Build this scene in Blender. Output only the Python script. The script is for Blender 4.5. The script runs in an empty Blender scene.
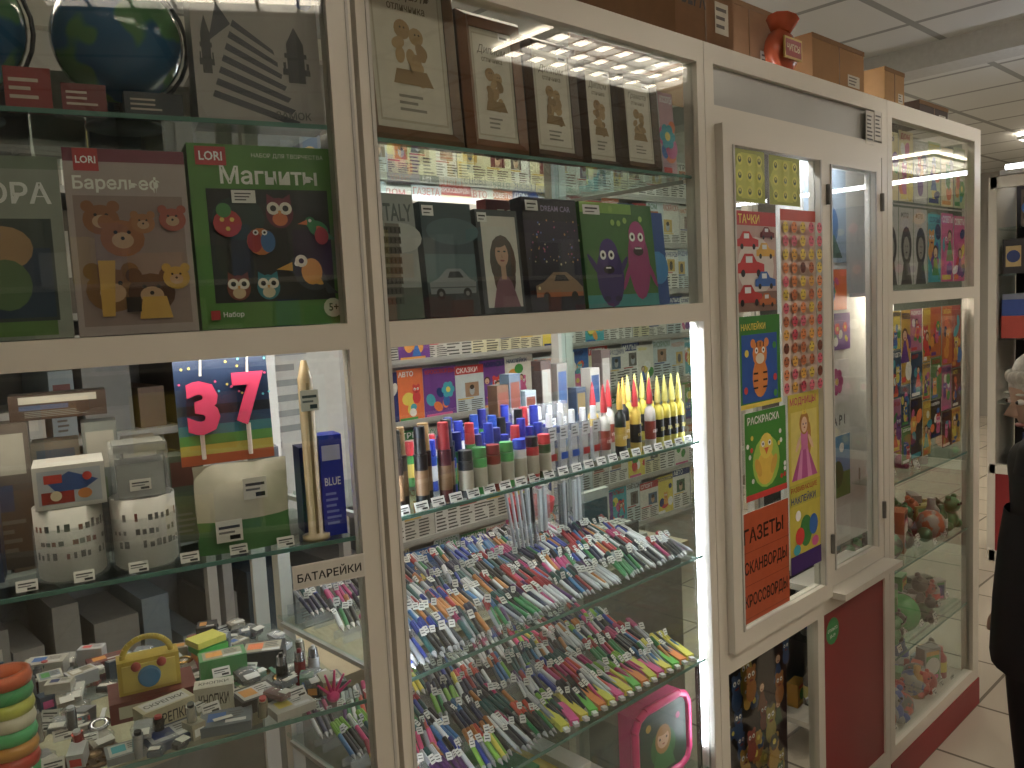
import bpy, math, random
from mathutils import Matrix, Vector
R=random.Random(11)
sc=bpy.context.scene
# ---------------------------------------------------------------- materials
MATS={}
def lin(h):
    h=h.lstrip('#'); r=[int(h[i:i+2],16)/255 for i in (0,2,4)]
    return tuple((c/12.92 if c<=.04045 else ((c+.055)/1.055)**2.4) for c in r)+(1,)
def mute(c):
    g=.3*c[0]+.59*c[1]+.11*c[2]; return tuple((g+(v-g)*.84)*.86 for v in c[:3])+(1,)
def m(h,rough=.45,metal=0,emit=0,var=.12,scale=40,h2=None):
    k=(h,rough,metal,emit,var,scale,h2)
    if k in MATS: return MATS[k]
    M=bpy.data.materials.new('paint_'+h.strip('#')); M.use_nodes=True
    nt=M.node_tree; b=nt.nodes['Principled BSDF']
    b.inputs['Roughness'].default_value=rough; b.inputs['Metallic'].default_value=metal
    c=lin(h) if emit else mute(lin(h))
    tc=nt.nodes.new('ShaderNodeTexCoord'); nz=nt.nodes.new('ShaderNodeTexNoise'); nz.inputs['Scale'].default_value=scale
    nt.links.new(tc.outputs['Object'],nz.inputs['Vector'])
    if h2:
        cr=nt.nodes.new('ShaderNodeValToRGB'); cr.color_ramp.elements[0].position=.5; cr.color_ramp.elements[1].position=.54
        cr.color_ramp.elements[0].color=c; cr.color_ramp.elements[1].color=mute(lin(h2))
        nt.links.new(nz.outputs[0],cr.inputs[0]); nt.links.new(cr.outputs[0],b.inputs['Base Color'])
    else:
        mp=nt.nodes.new('ShaderNodeMapRange'); mp.inputs[3].default_value=1-var; mp.inputs[4].default_value=1+var
        mx=nt.nodes.new('ShaderNodeVectorMath'); mx.operation='SCALE'; mx.inputs[0].default_value=c[:3]
        nt.links.new(nz.outputs[0],mp.inputs[0])
        nt.links.new(mp.outputs[0],mx.inputs['Scale']); nt.links.new(mx.outputs[0],b.inputs['Base Color'])
    if emit:
        b.inputs['Emission Color'].default_value=c; b.inputs['Emission Strength'].default_value=emit
    MATS[k]=M; return M
def glassmat(name,tint=(.96,.98,.97),base=.04,graze=.7,haze=0):
    M=bpy.data.materials.new(name); M.use_nodes=True; nt=M.node_tree; nt.nodes.clear()
    o=nt.nodes.new('ShaderNodeOutputMaterial'); t=nt.nodes.new('ShaderNodeBsdfTransparent'); t.inputs[0].default_value=(*tint,1)
    g=nt.nodes.new('ShaderNodeBsdfGlossy'); g.inputs['Roughness'].default_value=.01
    f=nt.nodes.new('ShaderNodeLayerWeight'); f.inputs[0].default_value=.5
    pw=nt.nodes.new('ShaderNodeMath'); pw.operation='POWER'; pw.inputs[1].default_value=4.5
    mu=nt.nodes.new('ShaderNodeMath'); mu.operation='MULTIPLY_ADD'; mu.inputs[1].default_value=graze; mu.inputs[2].default_value=base
    x=nt.nodes.new('ShaderNodeMixShader')
    nt.links.new(f.outputs['Facing'],pw.inputs[0]); nt.links.new(pw.outputs[0],mu.inputs[0]); nt.links.new(mu.outputs[0],x.inputs[0]); nt.links.new(t.outputs[0],x.inputs[1]); nt.links.new(g.outputs[0],x.inputs[2])
    last=x
    if haze:
        d=nt.nodes.new('ShaderNodeBsdfDiffuse'); d.inputs[0].default_value=(.85,.87,.88,1)
        nz=nt.nodes.new('ShaderNodeTexNoise'); nz.inputs['Scale'].default_value=60
        mm=nt.nodes.new('ShaderNodeMath'); mm.operation='MULTIPLY'; mm.inputs[1].default_value=haze*2
        y=nt.nodes.new('ShaderNodeMixShader'); nt.links.new(nz.outputs[0],mm.inputs[0]); nt.links.new(mm.outputs[0],y.inputs[0])
        nt.links.new(x.outputs[0],y.inputs[1]); nt.links.new(d.outputs[0],y.inputs[2]); last=y
    nt.links.new(last.outputs[0],o.inputs[0]); return M
GLASS=glassmat('window_glass',base=.05,graze=.8)
SHELFG=glassmat('shelf_glass',(.88,.95,.93),.04,.5)
CLEAR=glassmat('clear_plastic',(.96,.97,.98),.06,.5,haze=.13)
def tiles(name,c1,c2,mort,sz,ms=.012,rough=.4):
    M=bpy.data.materials.new(name); M.use_nodes=True; nt=M.node_tree; b=nt.nodes['Principled BSDF']; b.inputs['Roughness'].default_value=rough
    tc=nt.nodes.new('ShaderNodeTexCoord'); br=nt.nodes.new('ShaderNodeTexBrick'); br.offset=0; br.inputs['Scale'].default_value=1
    br.inputs['Brick Width'].default_value=sz; br.inputs['Row Height'].default_value=sz; br.inputs['Mortar Size'].default_value=ms
    br.inputs['Color1'].default_value=lin(c1); br.inputs['Color2'].default_value=lin(c2); br.inputs['Mortar'].default_value=lin(mort)
    nt.links.new(tc.outputs['Object'],br.inputs['Vector']); nt.links.new(br.outputs[0],b.inputs['Base Color']); return M
WHITE=m('#e4ded0',.35,var=.06,scale=3); ALU=m('#c9c6bf',.35,var=.05,scale=4); RED=m('#98111b',.4,var=.08,scale=3)
CARD=m('#a9793f',.8,var=.12,scale=12); PAPER=m('#e4e2da',.7,var=.04,scale=15); BLK=m('#141416',.5); 
# ---------------------------------------------------------------- mesh builder
class MB:
    def __init__(s): s.v=[];s.f=[];s.fi=[];s.m=[];s.sm=[]
    def mi(s,mt):
        if isinstance(mt,str): mt=m(mt)
        if mt not in s.m: s.m.append(mt)
        return s.m.index(mt)
    def add(s,vs,fs,mt,M=None,smooth=False):
        o=len(s.v); i=s.mi(mt)
        for p in vs:
            p=Vector(p); s.v.append(tuple(M@p) if M else tuple(p))
        for f in fs: s.f.append([o+k for k in f]); s.fi.append(i); s.sm.append(smooth)
    def box(s,x0,x1,y0,y1,z0,z1,mt,M=None):
        vs=[(x,y,z) for x in (x0,x1) for y in (y0,y1) for z in (z0,z1)]
        s.add(vs,[(0,1,3,2),(4,6,7,5),(0,4,5,1),(2,3,7,6),(0,2,6,4),(1,5,7,3)],mt,M)
    def cyl(s,p0,p1,r0,r1,mt,seg=10,M=None):
        p0=Vector(p0);p1=Vector(p1);d=(p1-p0).normalized()
        q=d.orthogonal().normalized(); w=d.cross(q); vs=[]
        for p,r in ((p0,r0),(p1,r1)):
            for i in range(seg):
                a=2*math.pi*i/seg; vs.append(p+(q*math.cos(a)+w*math.sin(a))*r)
        s.add(vs,[(i,(i+1)%seg,seg+(i+1)%seg,seg+i) for i in range(seg)],mt,M,True)
        s.add([vs[i] for i in range(2*seg)],[list(range(seg))[::-1],list(range(seg,2*seg))],mt,M)
    def lathe(s,prof,mt,M=None,seg=16):
        vs=[];fs=[]
        for r,z in prof:
            for i in range(seg):
                a=2*math.pi*i/seg; vs.append((r*math.cos(a),r*math.sin(a),z))
        for k in range(len(prof)-1):
            for i in range(seg):
                fs.append((k*seg+i,k*seg+(i+1)%seg,(k+1)*seg+(i+1)%seg,(k+1)*seg+i))
        s.add(vs,fs,mt,M,True)
    def ball(s,c,r,mt,M=None,sx=1,sy=1,sz=1,seg=12,rings=8):
        T=Matrix.Translation(c)@Matrix.Diagonal((sx,sy,sz,1)); 
        if M: T=M@T
        s.lathe([(r*math.sin(math.pi*k/rings)+1e-5,-r*math.cos(math.pi*k/rings)) for k in range(rings+1)],mt,T,seg)
    def poly(s,pts,mt,M=None): s.add(pts,[list(range(len(pts)))],mt,M)
    def build(s,name,loc=(0,0,0),rz=0,parent=None,rot=None):
        me=bpy.data.meshes.new(name); me.from_pydata(s.v,[],s.f)
        for x in s.m: me.materials.append(x)
        me.polygons.foreach_set('material_index',s.fi); me.polygons.foreach_set('use_smooth',s.sm)
        me.update(); ob=bpy.data.objects.new(name,me); sc.collection.objects.link(ob)
        ob.location=loc; ob.rotation_euler=rot if rot else (0,0,rz)
        if parent: ob.parent=parent
        return ob
def empty(name,loc=(0,0,0),rz=0):
    e=bpy.data.objects.new(name,None); sc.collection.objects.link(e); e.location=loc; e.rotation_euler=(0,0,rz); e.empty_display_size=.1; return e
TC={}
def tmesh(t,bold=.0,shear=0):
    k=(t,bold,shear)
    if k in TC: return TC[k]
    cu=bpy.data.curves.new('t','FONT'); cu.body=t; cu.resolution_u=2; cu.offset=bold; cu.shear=shear; cu.align_x='LEFT'
    ob=bpy.data.objects.new('t',cu); sc.collection.objects.link(ob)
    dg=bpy.context.evaluated_depsgraph_get(); ev=ob.evaluated_get(dg); me=ev.to_mesh()
    vs=[(v.co.x,v.co.y) for v in me.vertices]; fs=[list(p.vertices) for p in me.polygons]
    ev.to_mesh_clear(); bpy.data.objects.remove(ob); bpy.data.curves.remove(cu)
    if vs:
        x0=min(v[0] for v in vs);x1=max(v[0] for v in vs);y0=min(v[1] for v in vs);y1=max(v[1] for v in vs)
        vs=[((x-x0)/(x1-x0+1e-9),(y-y0)/(y1-y0+1e-9)) for x,y in vs]; asp=(x1-x0)/(y1-y0+1e-9)
    else: asp=1
    TC[k]=(vs,fs,asp); return TC[k]
class P:
    """flat artwork on a real surface: O bottom-left, u/v unit vectors, w,h size"""
    def __init__(s,mb,O,w,h,U=(1,0,0),V=(0,0,1),N=(0,-1,0),M=None):
        s.mb=mb;s.O=Vector(O);s.w=w;s.h=h;s.U=Vector(U);s.V=Vector(V);s.N=Vector(N);s.M=M;s.k=0
    def pt(s,u,v,l): return s.O+s.U*(u*s.w)+s.V*(v*s.h)+s.N*(.0003*l+.0002)
    def nl(s): s.k+=1; return s.k
    def pol(s,pts,c,l=None):
        l=s.nl()*.25 if l is None else l
        s.mb.poly([s.pt(u,v,l) for u,v in pts],c,s.M)
    def rect(s,a,b,c,d,col): s.pol([(a,b),(c,b),(c,d),(a,d)],col)
    def ell(s,cu,cv,ru,rv,col,rot=0,seg=16,a0=0,a1=360):
        n=seg; pts=[]; asp=s.h/s.w
        for i in range(n+(0 if a1-a0>=360 else 1)):
            a=math.radians(a0+(a1-a0)*i/n); x=ru*math.cos(a);y=rv*math.sin(a)
            x,y=x*math.cos(rot)-y*math.sin(rot),x*math.sin(rot)+y*math.cos(rot)
            pts.append((cu+x*asp,cv+y))
        s.pol(pts,col)
    def circ(s,cu,cv,r,col,seg=14): s.ell(cu,cv,r,r,col,seg=seg)
    def text(s,t,u,v,h,col,w=None,bold=.015,shear=0,center=False,rot=0):
        vs,fs,asp=tmesh(t,bold,shear); l=s.nl()*.25
        H=h*s.h; W=asp*H
        if w is not None and W>w*s.w: W=w*s.w
        if w is not None and W<w*s.w*.6: W=min(w*s.w,W*1.3)
        u0=u*s.w-(W/2 if center else 0); c,sn=math.cos(rot),math.sin(rot)
        out=[]
        for x,y in vs:
            X=x*W;Y=y*H; X,Y=X*c-Y*sn,X*sn+Y*c
            out.append(s.O+s.U*(u0+X)+s.V*(v*s.h+Y)+s.N*(.0003*l+.0002))
        s.mb.add(out,fs,col,s.M)
    def lines(s,u0,v0,u1,v1,n,col,r=R):
        for i in range(n):
            v=v0+(v1-v0)*(i+.25)/n; s.rect(u0,v,u0+(u1-u0)*r.uniform(.6,1),v+(v1-v0)/n*.42,col)
BR=['#e8322a','#f6a21b','#f7df2c','#3fa542','#2b6fc4','#e85aa0','#7c3fa0','#2fb6c9','#ffffff','#f2efe6','#ff7a1a','#15357a']
def fig(p,cu,cv,r,col):
    k=R.random()
    if k<.5:
        p.ell(cu,cv-r*1.1,r*.8,r,col); p.circ(cu,cv+r*.1,r*.75,col); s=p.h/p.w*r
        p.circ(cu-.45*s,cv+r*.75,r*.28,col); p.circ(cu+.45*s,cv+r*.75,r*.28,col)
        for q in (-.3,.3): p.circ(cu+q*s,cv+r*.25,r*.22,'#ffffff',8); p.circ(cu+q*s,cv+r*.22,r*.1,'#111111',6)
        p.ell(cu,cv-r*.25,r*.3,r*.1,'#8a1e1e')
    elif k<.8:
        p.pol([(cu-r*p.h/p.w,cv-2*r),(cu+r*p.h/p.w,cv-2*r),(cu+.2*r,cv+.3*r),(cu-.2*r,cv+.3*r)],col)
        p.circ(cu,cv+r*.5,r*.6,'#5a3212'); p.circ(cu,cv+r*.4,r*.45,'#efc19c'); p.ell(cu,cv+r*.2,r*.18,r*.06,'#b02020')
    else:
        for i in range(6):
            a=i*math.pi/3; p.circ(cu+math.cos(a)*r*.6*p.h/p.w,cv+math.sin(a)*r*.6,r*.42,col)
        p.circ(cu,cv,r*.35,'#f7df2c')
TT=['РАСКРАСКА','НАКЛЕЙКИ','СКАНВОРДЫ','ЗДОРОВЬЕ','ГАЗЕТА','АВТО','КРОССВОРДЫ','МАЛЫШ','ДОМ','СПОРТ','СОВЕТЫ','МИР','СКАЗКИ','ПРАЗДНИК','ЗВЁЗДЫ','ИГРЫ']
def news(p):
    p.rect(0,0,1,1,R.choice(['#efeee9','#e4e2da','#f4f2ee','#dcd9cf','#e8e0b8','#d0e0e8']))
    c=R.choice(['#c81e1e','#123a8c','#111111','#c81e1e','#1a7a3a','#d96a10'])
    if R.random()<.4: p.rect(0,.82,1,1,c); p.text(R.choice(TT),.05,.85,.11,'#ffffff',.9)
    else: p.text(R.choice(TT),.05,.82,.14,c,.9)
    x=R.uniform(.05,.45); y=R.uniform(.3,.5)
    p.rect(x,y,x+.48,y+.3,R.choice(['#6d6a66','#8a7a6a','#4f6f8f','#b08a6a','#7a3a3a','#3e6a4a','#c86a3a','#d8b040'])); p.ell(x+.24,y+.13,.07,.1,R.choice(['#d9b090','#c99a78','#4a4440','#b0b8c0'])); p.ell(x+.24,y+.2,.06,.05,'#3a2a1e')
    p.lines(.05,.05,.45,y-.05,6,'#55524e'); p.lines(.52,.05,.95,y-.05,6,'#55524e'); p.rect(.05,y-.04,.6,y-.015,R.choice(['#c81e1e','#123a8c','#e8c020']))
def mag(p,bg=None,title=None,n=None):
    p.rect(0,0,1,1,bg or R.choice(BR))
    for i in range(5): p.ell(R.random()*.7+.15,R.random()*.6+.15,R.uniform(.06,.14),R.uniform(.06,.13),R.choice(BR),R.random()*3)
    for i in range(n or R.choice([1,2,3])): fig(p,R.uniform(.25,.75) if not n else .25+.5*(i%2),R.uniform(.3,.62) if not n else .25+.55*(i/max(1,n)),R.uniform(.1,.17) if not n else .1,R.choice(BR[:8]))
    p.text(title or R.choice(TT),.06,.86,.1,R.choice(['#ffffff','#c81e1e','#f7df2c','#15357a']),.88,.03)
    p.rect(.05,.03,R.uniform(.4,.9),.1,R.choice(BR))
def card3(mb,x0,x1,y,z0,z1,art,th=.004,lean=0,rz=0,edge='#dddddd',*a,**k):
    M=Matrix.Translation((x0,y,z0))@Matrix.Rotation(rz,4,'Z')@Matrix.Rotation(-lean,4,'X')
    w,h=x1-x0,z1-z0; mb.box(0,w,0,th,0,h,edge,M); p=P(mb,(0,0,0),w,h,M=M); art(p,*a,**k); return p
def tag(mb,x,y,z,w=.026,h=.015,M=None,lean=.3):
    T=Matrix.Translation((x,y,z))@Matrix.Rotation(-lean,4,'X')
    if M: T=M@T
    mb.box(0,w,0,.0008,0,h,PAPER,T); p=P(mb,(0,0,0),w,h,M=T); p.rect(.1,.62,.9,.75,'#444444'); p.rect(.1,.4,.7,.5,'#777777'); p.rect(.5,.1,.9,.3,'#222222')
# ================================================================ ROOM
def slab(name,x0,x1,y0,y1,z0,z1,mt):
    b=MB(); b.box(x0,x1,y0,y1,z0,z1,mt); return b.build(name)
XL,XR,YF,YB,ZC=-2.2,10.5,-4.2,2.6,2.8
slab('floor',XL,XR,YF,YB,-.1,0,tiles('floor_tile','#b4ab9c','#beb5a6','#766f64',.4,.006,.25))
slab('ceiling',XL,XR,YF,YB,ZC,ZC+.1,tiles('ceiling_tile','#d6d8d6','#d0d2d0','#969896',.6,.02,.8))
WALL=m('#aaa79e',.8,var=.06,scale=2)
slab('wall_back',XL,XR,YB,YB+.1,0,ZC,WALL); slab('wall_front',XL,XR,YF-.1,YF,0,ZC,m('#8d8a83',.8,scale=2))
slab('wall_left',XL-.1,XL,YF,YB,0,ZC,WALL); slab('wall_right',XR,XR+.1,YF,YB,0,ZC,WALL)
slab('baseboard_back',XL,XR,YB-.02,YB,0,.08,m('#6b5a48'))
slab('trim_1',4.6,4.8,-3.8,YB,ZC-.12,ZC,m('#c9cac6',.6))
LW='#fff1dc'
def lamp(x,y,s,w=1.2,d=.6):
    b=MB()
    b.box(x-w/2,x+w/2,y-d/2,y+d/2,ZC-.03,ZC-.012,m(LW,.5,emit=s,var=0))
    for i in range(9): t=x-w/2+i*w/8; b.box(t-.006,t+.006,y-d/2,y+d/2,ZC-.06,ZC-.031,m('#dfe2e4',.3))
    for i in range(5): t=y-d/2+i*d/4; b.box(x-w/2,x+w/2,t-.006,t+.006,ZC-.06,ZC-.031,m('#dfe2e4',.3))
    b.build('ceiling_lamp')
for x,y,s in ((.3,-1.9,10),(3.35,-1.65,14),(6.3,-.9,17),(8.6,.9,16),(6.0,1.8,14),(.4,1.5,11),(8.8,-2.2,10),(1.8,-3.0,8),(2.3,.95,13)): lamp(x,y,s)  # last one is an added out-of-view light to brighten the newspaper rack
# ================================================================ CABINET A (middle)
ZT=2.09
cabA=empty('display_cabinet')
b=MB()
b.box(.668,.690,0,.035,0,ZT,WHITE); b.box(.684,.690,-.002,0,0,ZT,ALU)
b.box(1.497,1.522,0,.035,0,ZT,WHITE)
b.box(.69,1.497,0,.03,2.045,ZT,WHITE); b.box(.69,1.497,0,.03,1.508,1.546,WHITE)
b.box(.69,1.497,0,.03,.10,.15,WHITE); b.box(.69,1.497,.005,.03,0,.10,RED)
for x in (.70,1.497): b.box(x,x+.025,.43,.455,0,ZT,WHITE)
b.box(.70,1.52,.43,.455,2.05,ZT,WHITE); b.box(.70,1.52,.43,.455,1.51,1.545,WHITE)
b.box(.69,1.51,.03,.455,.10,.12,WHITE)
b.box(.672,.69,.03,.44,2.06,ZT,WHITE); b.box(1.5,1.52,.03,.44,2.06,ZT,WHITE)
b.box(.69,1.5,.03,.43,1.53,1.546,m('#cfcdc6',.4))
for z in (1.80,1.232,.976,.74): b.box(.69,.70,.03,.42,z,z+.008,ALU); b.box(1.488,1.497,.035,.42,z,z+.008,ALU)
b.build('cabinet_frame',parent=cabA)
b=MB()
b.box(.69,1.497,.012,.017,.15,1.508,GLASS); b.box(.69,1.497,.012,.017,1.546,2.045,GLASS); b.box(1.508,1.512,.035,.43,.15,2.05,SHELFG)
b.build('glass_panes',parent=cabA)
b=MB()
for z in (1.815,1.248,.992,.755,.5): 
    b.box(.695,1.497,.02,.44 if z!=1.248 else .34,z-.006,z,SHELFG); b.box(.695,1.497,.0195,.0215,z-.006,z,m('#5d8f84',.2))
b.build('glass_shelves',parent=cabA)
b=MB()
b.box(1.488,1.493,.022,.028,.55,1.49,m('#eef2ff',.5,emit=22,var=0))
b.box(.72,1.47,.032,.044,1.514,1.522,m('#f4f6ff',.5,emit=110,var=0))
b.box(.698,.702,.022,.030,.55,1.45,m('#eef2ff',.5,emit=30,var=0))
b.build('led_strip_light',parent=cabA)
# ================================================================ CABINET B (left, turned 15 deg)
CB=(.655,0,0); RB=math.radians(-15)
MBm=Matrix.Translation(CB)@Matrix.Rotation(RB,4,'Z')
cabB=empty('display_cabinet',CB,RB)
b=MB()
b.box(-.030,.004,0,.035,0,ZT,WHITE); b.box(-.004,0.0,-.002,0,0,ZT,ALU)
b.box(-1.22,-1.185,0,.035,0,ZT,WHITE)
for z0,z1 in ((2.045,ZT),(1.51,1.547),(.10,.15)): b.box(-1.185,-.03,0,.03,z0,z1,WHITE)
b.box(-1.185,-.03,.005,.03,0,.1,RED); b.box(-1.2,-.09,.03,.455,.10,.12,WHITE)
for x in (-1.21,-.115): b.box(x,x+.025,.43,.455,0,ZT,WHITE)
b.box(-1.2,-.09,.43,.455,1.51,1.545,WHITE); b.box(-1.2,-.09,.43,.455,2.05,ZT,WHITE); b.box(-1.185,-.06,.03,.43,1.535,1.547,m('#b9b7b0',.4))
b.build('cabinet_frame',parent=cabB)
b=MB(); b.box(-1.185,-.03,.012,.017,.15,1.51,GLASS); b.box(-1.185,-.03,.012,.017,1.547,2.045,GLASS); b.build('glass_panes',parent=cabB)
b=MB()
for z in (1.825,1.235,.985,.6):
    dd=.42 if z!=1.235 else .26
    vs=[(x,y,zz) for zz in (z-.006,z) for x,y in ((-1.185,.02),(-.034,.02),(-.034-.132*dd,dd),(-1.185,dd))]
    b.add(vs,[(0,1,2,3),(4,5,6,7),(0,1,5,4),(1,2,6,5),(2,3,7,6),(3,0,4,7)],SHELFG); b.box(-1.185,-.034,.0195,.0215,z-.006,z,m('#5d8f84',.2))
b.build('glass_shelves',parent=cabB)
b=MB(); b.box(-.95,-.1,.032,.044,1.516,1.524,m('#fff2e0',.5,emit=24,var=0)); b.build('led_strip_light',parent=cabB)  # unseen added glow tucked behind the rail to light the shelves below
# ================================================================ KIOSK WINDOW section
kw=empty('kiosk_window')
b=MB()
b.box(1.524,1.558,0,.035,0,ZT,WHITE); b.box(2.405,2.44,0,.035,0,ZT,WHITE)
b.box(1.558,2.405,0,.03,2.05,ZT,WHITE); b.box(1.558,2.405,0,.03,1.925,1.965,WHITE); b.box(1.558,2.405,0,.03,.70,.745,WHITE)
b.box(2.04,2.41,-.05,.12,.745,.762,WHITE)
b.box(1.558,2.405,0,.03,.10,.15,WHITE); b.box(1.558,2.405,.005,.03,0,.10,RED)
b.box(1.985,2.02,0,.03,.15,.70,WHITE)
b.box(1.558,2.405,.012,.016,1.965,2.05,m('#b7b9b6',.3,var=.1,scale=5))
for x in (1.524,2.41): b.box(x,x+.025,.43,.455,0,ZT,WHITE)
b.build('window_frame',parent=kw)
def sash(x0,x1,z0,z1,name,yo=-.018):
    b=MB(); t=.042
    b.box(x0,x0+t,yo,yo+.03,z0,z1,WHITE); b.box(x1-t,x1,yo,yo+.03,z0,z1,WHITE)
    b.box(x0+t,x1-t,yo,yo+.03,z0,z0+t,WHITE); b.box(x0+t,x1-t,yo,yo+.03,z1-t,z1,WHITE)
    b.box(x0+t-.006,x0+t,yo-.003,yo,z0+t,z1-t,ALU); b.box(x1-t,x1-t+.006,yo-.003,yo,z0+t,z1-t,ALU)
    for z in (z0+.12,z1-.15): b.cyl((x1-.004,yo-.004,z),(x1-.004,yo-.004,z+.05),.006,.006,m('#8a8a88',.3,.8),8)
    b.box(x0+t,x1-t,yo+.012,yo+.016,z0+t,z1-t,GLASS)
    b.build(name,parent=kw)
sash(1.56,2.035,.752,1.925,'window_sash_left'); sash(2.05,2.40,.765,1.925,'window_sash_right',.0)
b=MB(); b.box(2.02,2.405,.006,.022,.15,.70,RED)
p=P(b,(2.045,.006,.60),.07,.075); p.circ(.5,.5,.5,'#1f9a4a'); p.text('ОТКРЫТО',.5,.5,.12,'#ffffff',.8,center=True); p.text('10-19',.5,.25,.14,'#ffffff',.6,center=True)
b.build('red_panel',parent=kw)
b=MB(); b.box(1.558,1.985,.012,.016,.15,.70,GLASS); b.build('lower_glass',parent=kw)
b=MB(); b.box(1.62,2.38,.035,.045,1.93,1.94,m('#f4f6ff',.5,emit=60,var=0)); b.build('led_strip_light',parent=kw)  # added glowing strip, no visible source; brightens the notice board
# ================================================================ CABINET C (right)
cabC=empty('display_cabinet')
b=MB()
b.box(2.442,2.475,0,.035,0,ZT,WHITE); b.box(3.165,3.225,0,.04,0,ZT,WHITE)
for z0,z1 in ((2.045,ZT),(1.51,1.547),(.10,.145)): b.box(2.475,3.165,0,.03,z0,z1,WHITE)
b.box(2.44,3.225,-.004,.03,0,.10,RED); b.box(3.165,3.225,.43,.47,0,ZT,WHITE); b.box(3.2,3.225,.04,.43,0,.1,RED); b.box(3.2,3.225,.04,.43,2.05,ZT,WHITE)
b.box(2.445,2.47,.43,.455,0,ZT,WHITE); b.box(2.47,3.2,.03,.44,.10,.12,WHITE); b.box(2.475,3.2,.03,.43,1.535,1.547,m('#b9b7b0',.4)); b.box(2.44,3.2,.44,.455,.1,ZT,m('#6f6a64',.7))
b.build('cabinet_frame',parent=cabC)
b=MB(); b.box(2.475,3.165,.012,.017,.145,1.51,GLASS); b.box(2.475,3.165,.012,.017,1.547,2.045,GLASS); b.box(3.208,3.212,.04,.43,.1,2.05,SHELFG); b.build('glass_panes',parent=cabC)
b=MB()
for z in (.96,.68,.40): b.box(2.478,3.18,.02,.43,z-.006,z,SHELFG); b.box(2.478,3.165,.0195,.0215,z-.006,z,m('#5d8f84',.2))
b.build('glass_shelves',parent=cabC)
b=MB(); b.box(2.55,3.1,.060,.072,1.516,1.524,m('#fff0dd',.5,emit=50,var=0)); b.build('led_strip_light',parent=cabC)
# ================================================================ boxes on top
def cbox(x0,x1,y0,y1,z0,z1,lab='',col=CARD,rz=0):
    b=MB(); w,d,h=x1-x0,y1-y0,z1-z0
    b.box(0,w,0,d,0,h,col); b.box(-.001,w+.001,d/2-.025,d/2+.025,h,h+.001,m('#c9a468',.25)); b.box(w/2-.002,w/2+.002,-.001,0,0,h,m('#7a5426'))
    b.box(-.002,w+.002,-.0015,0,h-.012,h,m('#8b6232',.8)); b.box(-.001,0,d*.4,d*.6,h*.6,h,m('#c9a468',.25))
    p=P(b,(0,-.001,0),w,h)
    if lab: p.text(lab,.1,.3,.22,'#3a2512',.4)
    p.rect(.66,.15,.9,.4,'#c9bfa8'); p.lines(.68,.18,.87,.38,3,'#4a3a2a')
    b.build('cardboard_box',(x0,y0,z0),rz)
cbox(1.47,1.69,.03,.33,2.091,2.36,'ВЕРХ',m('#8a5c2c',.8)); cbox(1.71,2.01,.09,.38,2.091,2.26,'',m('#8f6232',.8)); cbox(2.06,2.36,.03,.36,2.091,2.215,''); cbox(2.50,2.64,.03,.3,2.091,2.2,'',m('#b98a4c',.8)); cbox(2.76,3.0,.03,.3,2.091,2.14,'',m('#4a3524',.7))
b=MB(); BG=m('#c04e18',.25,var=.5,scale=18)
b.ball((0,0,.055),.075,BG,sx=.85,sz=.75,sy=.42); b.box(-.045,.04,-.034,-.030,.03,.08,'#d8b040'); p=P(b,(-.045,-.034,.03),.085,.05); p.rect(.05,.1,.95,.9,'#a82018'); p.text('ЧИПСЫ',.12,.35,.35,'#f0e0b0',.75)
b.cyl((0,0,.10),(.01,0,.135),.022,.04,BG,10); b.build('plastic_bag',(1.93,.045,2.091))
# ================================================================ picture frames
def certificate(p,title):
    p.rect(0,0,1,1,'#cfc8b6'); p.rect(.05,.04,.95,.96,'#b9b09a'); p.rect(.07,.055,.93,.945,'#dad3c2')
    p.text(title,.5,.77,.09,'#5a4c34',.7,0,.3,center=True); p.text('отличника',.5,.71,.04,'#7a6c50',.5,center=True)
    G=['#b08c58','#bd9a64','#9c7c4a']
    p.circ(.42,.6,.06,m(G[0],.6)); p.circ(.6,.57,.055,m(G[1],.6))
    for i in range(14): p.ell(.5+R.uniform(-.16,.16),.42+R.uniform(-.12,.1),.035,.05,m(R.choice(G),.6),R.random()*3)
    p.pol([(.25,.27),(.78,.27),(.7,.36),(.3,.36)],m(G[2],.6)); p.lines(.3,.1,.7,.22,3,'#8f897c')
    for x,y in ((.39,.61),(.44,.61),(.58,.58),(.63,.58)): p.circ(x,y,.007,'#5a4424',6)
def pframe(x0,x1,z0,z1,y,col,t,title):
    b=MB(); w,h=x1-x0,z1-z0; mt=m(col,.35,var=.3,scale=25)
    o=[(0,0),(w,0),(w,h),(0,h)]; i_=[(t,t),(w-t,t),(w-t,h-t),(t,h-t)]; q=t*.45; mm=[(q,q),(w-q,q),(w-q,h-q),(q,h-q)]
    for k in range(4):
        j=(k+1)%4
        f=lambda a,yy:(a[0],yy,a[1])
        b.poly([f(o[k],0),f(o[j],0),f(mm[j],-.012),f(mm[k],-.012)],mt); b.poly([f(mm[k],-.012),f(mm[j],-.012),f(i_[j],-.003),f(i_[k],-.003)],mt)
        b.poly([f(o[k],0),f(o[j],0),f(o[j],.012),f(o[k],.012)],mt)
    b.box(0,w,.001,.012,0,h,'#4a3624'); p=P(b,(t,-.001,t),w-2*t,h-2*t); certificate(p,title)
    p.rect(.68,.92,.95,.99,'#f4f4f4'); p.rect(.71,.94,.9,.96,'#333333')
    b.build('picture_frame',(x0,y,z0),rot=(-.06,0,0))
pframe(.705,.898,1.816,2.12,.05,'#7a5632',.024,'Медаль'); pframe(.904,1.046,1.816,2.05,.05,'#8a542c',.024,'Диплом'); pframe(1.052,1.186,1.816,2.035,.05,'#5a381e',.02,'Диплом')
pframe(1.194,1.30,1.816,2.02,.05,'#4a2e1a',.015,'Диплом'); pframe(1.306,1.43,1.816,2.018,.05,'#5a4026',.02,'Грамота')
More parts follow.
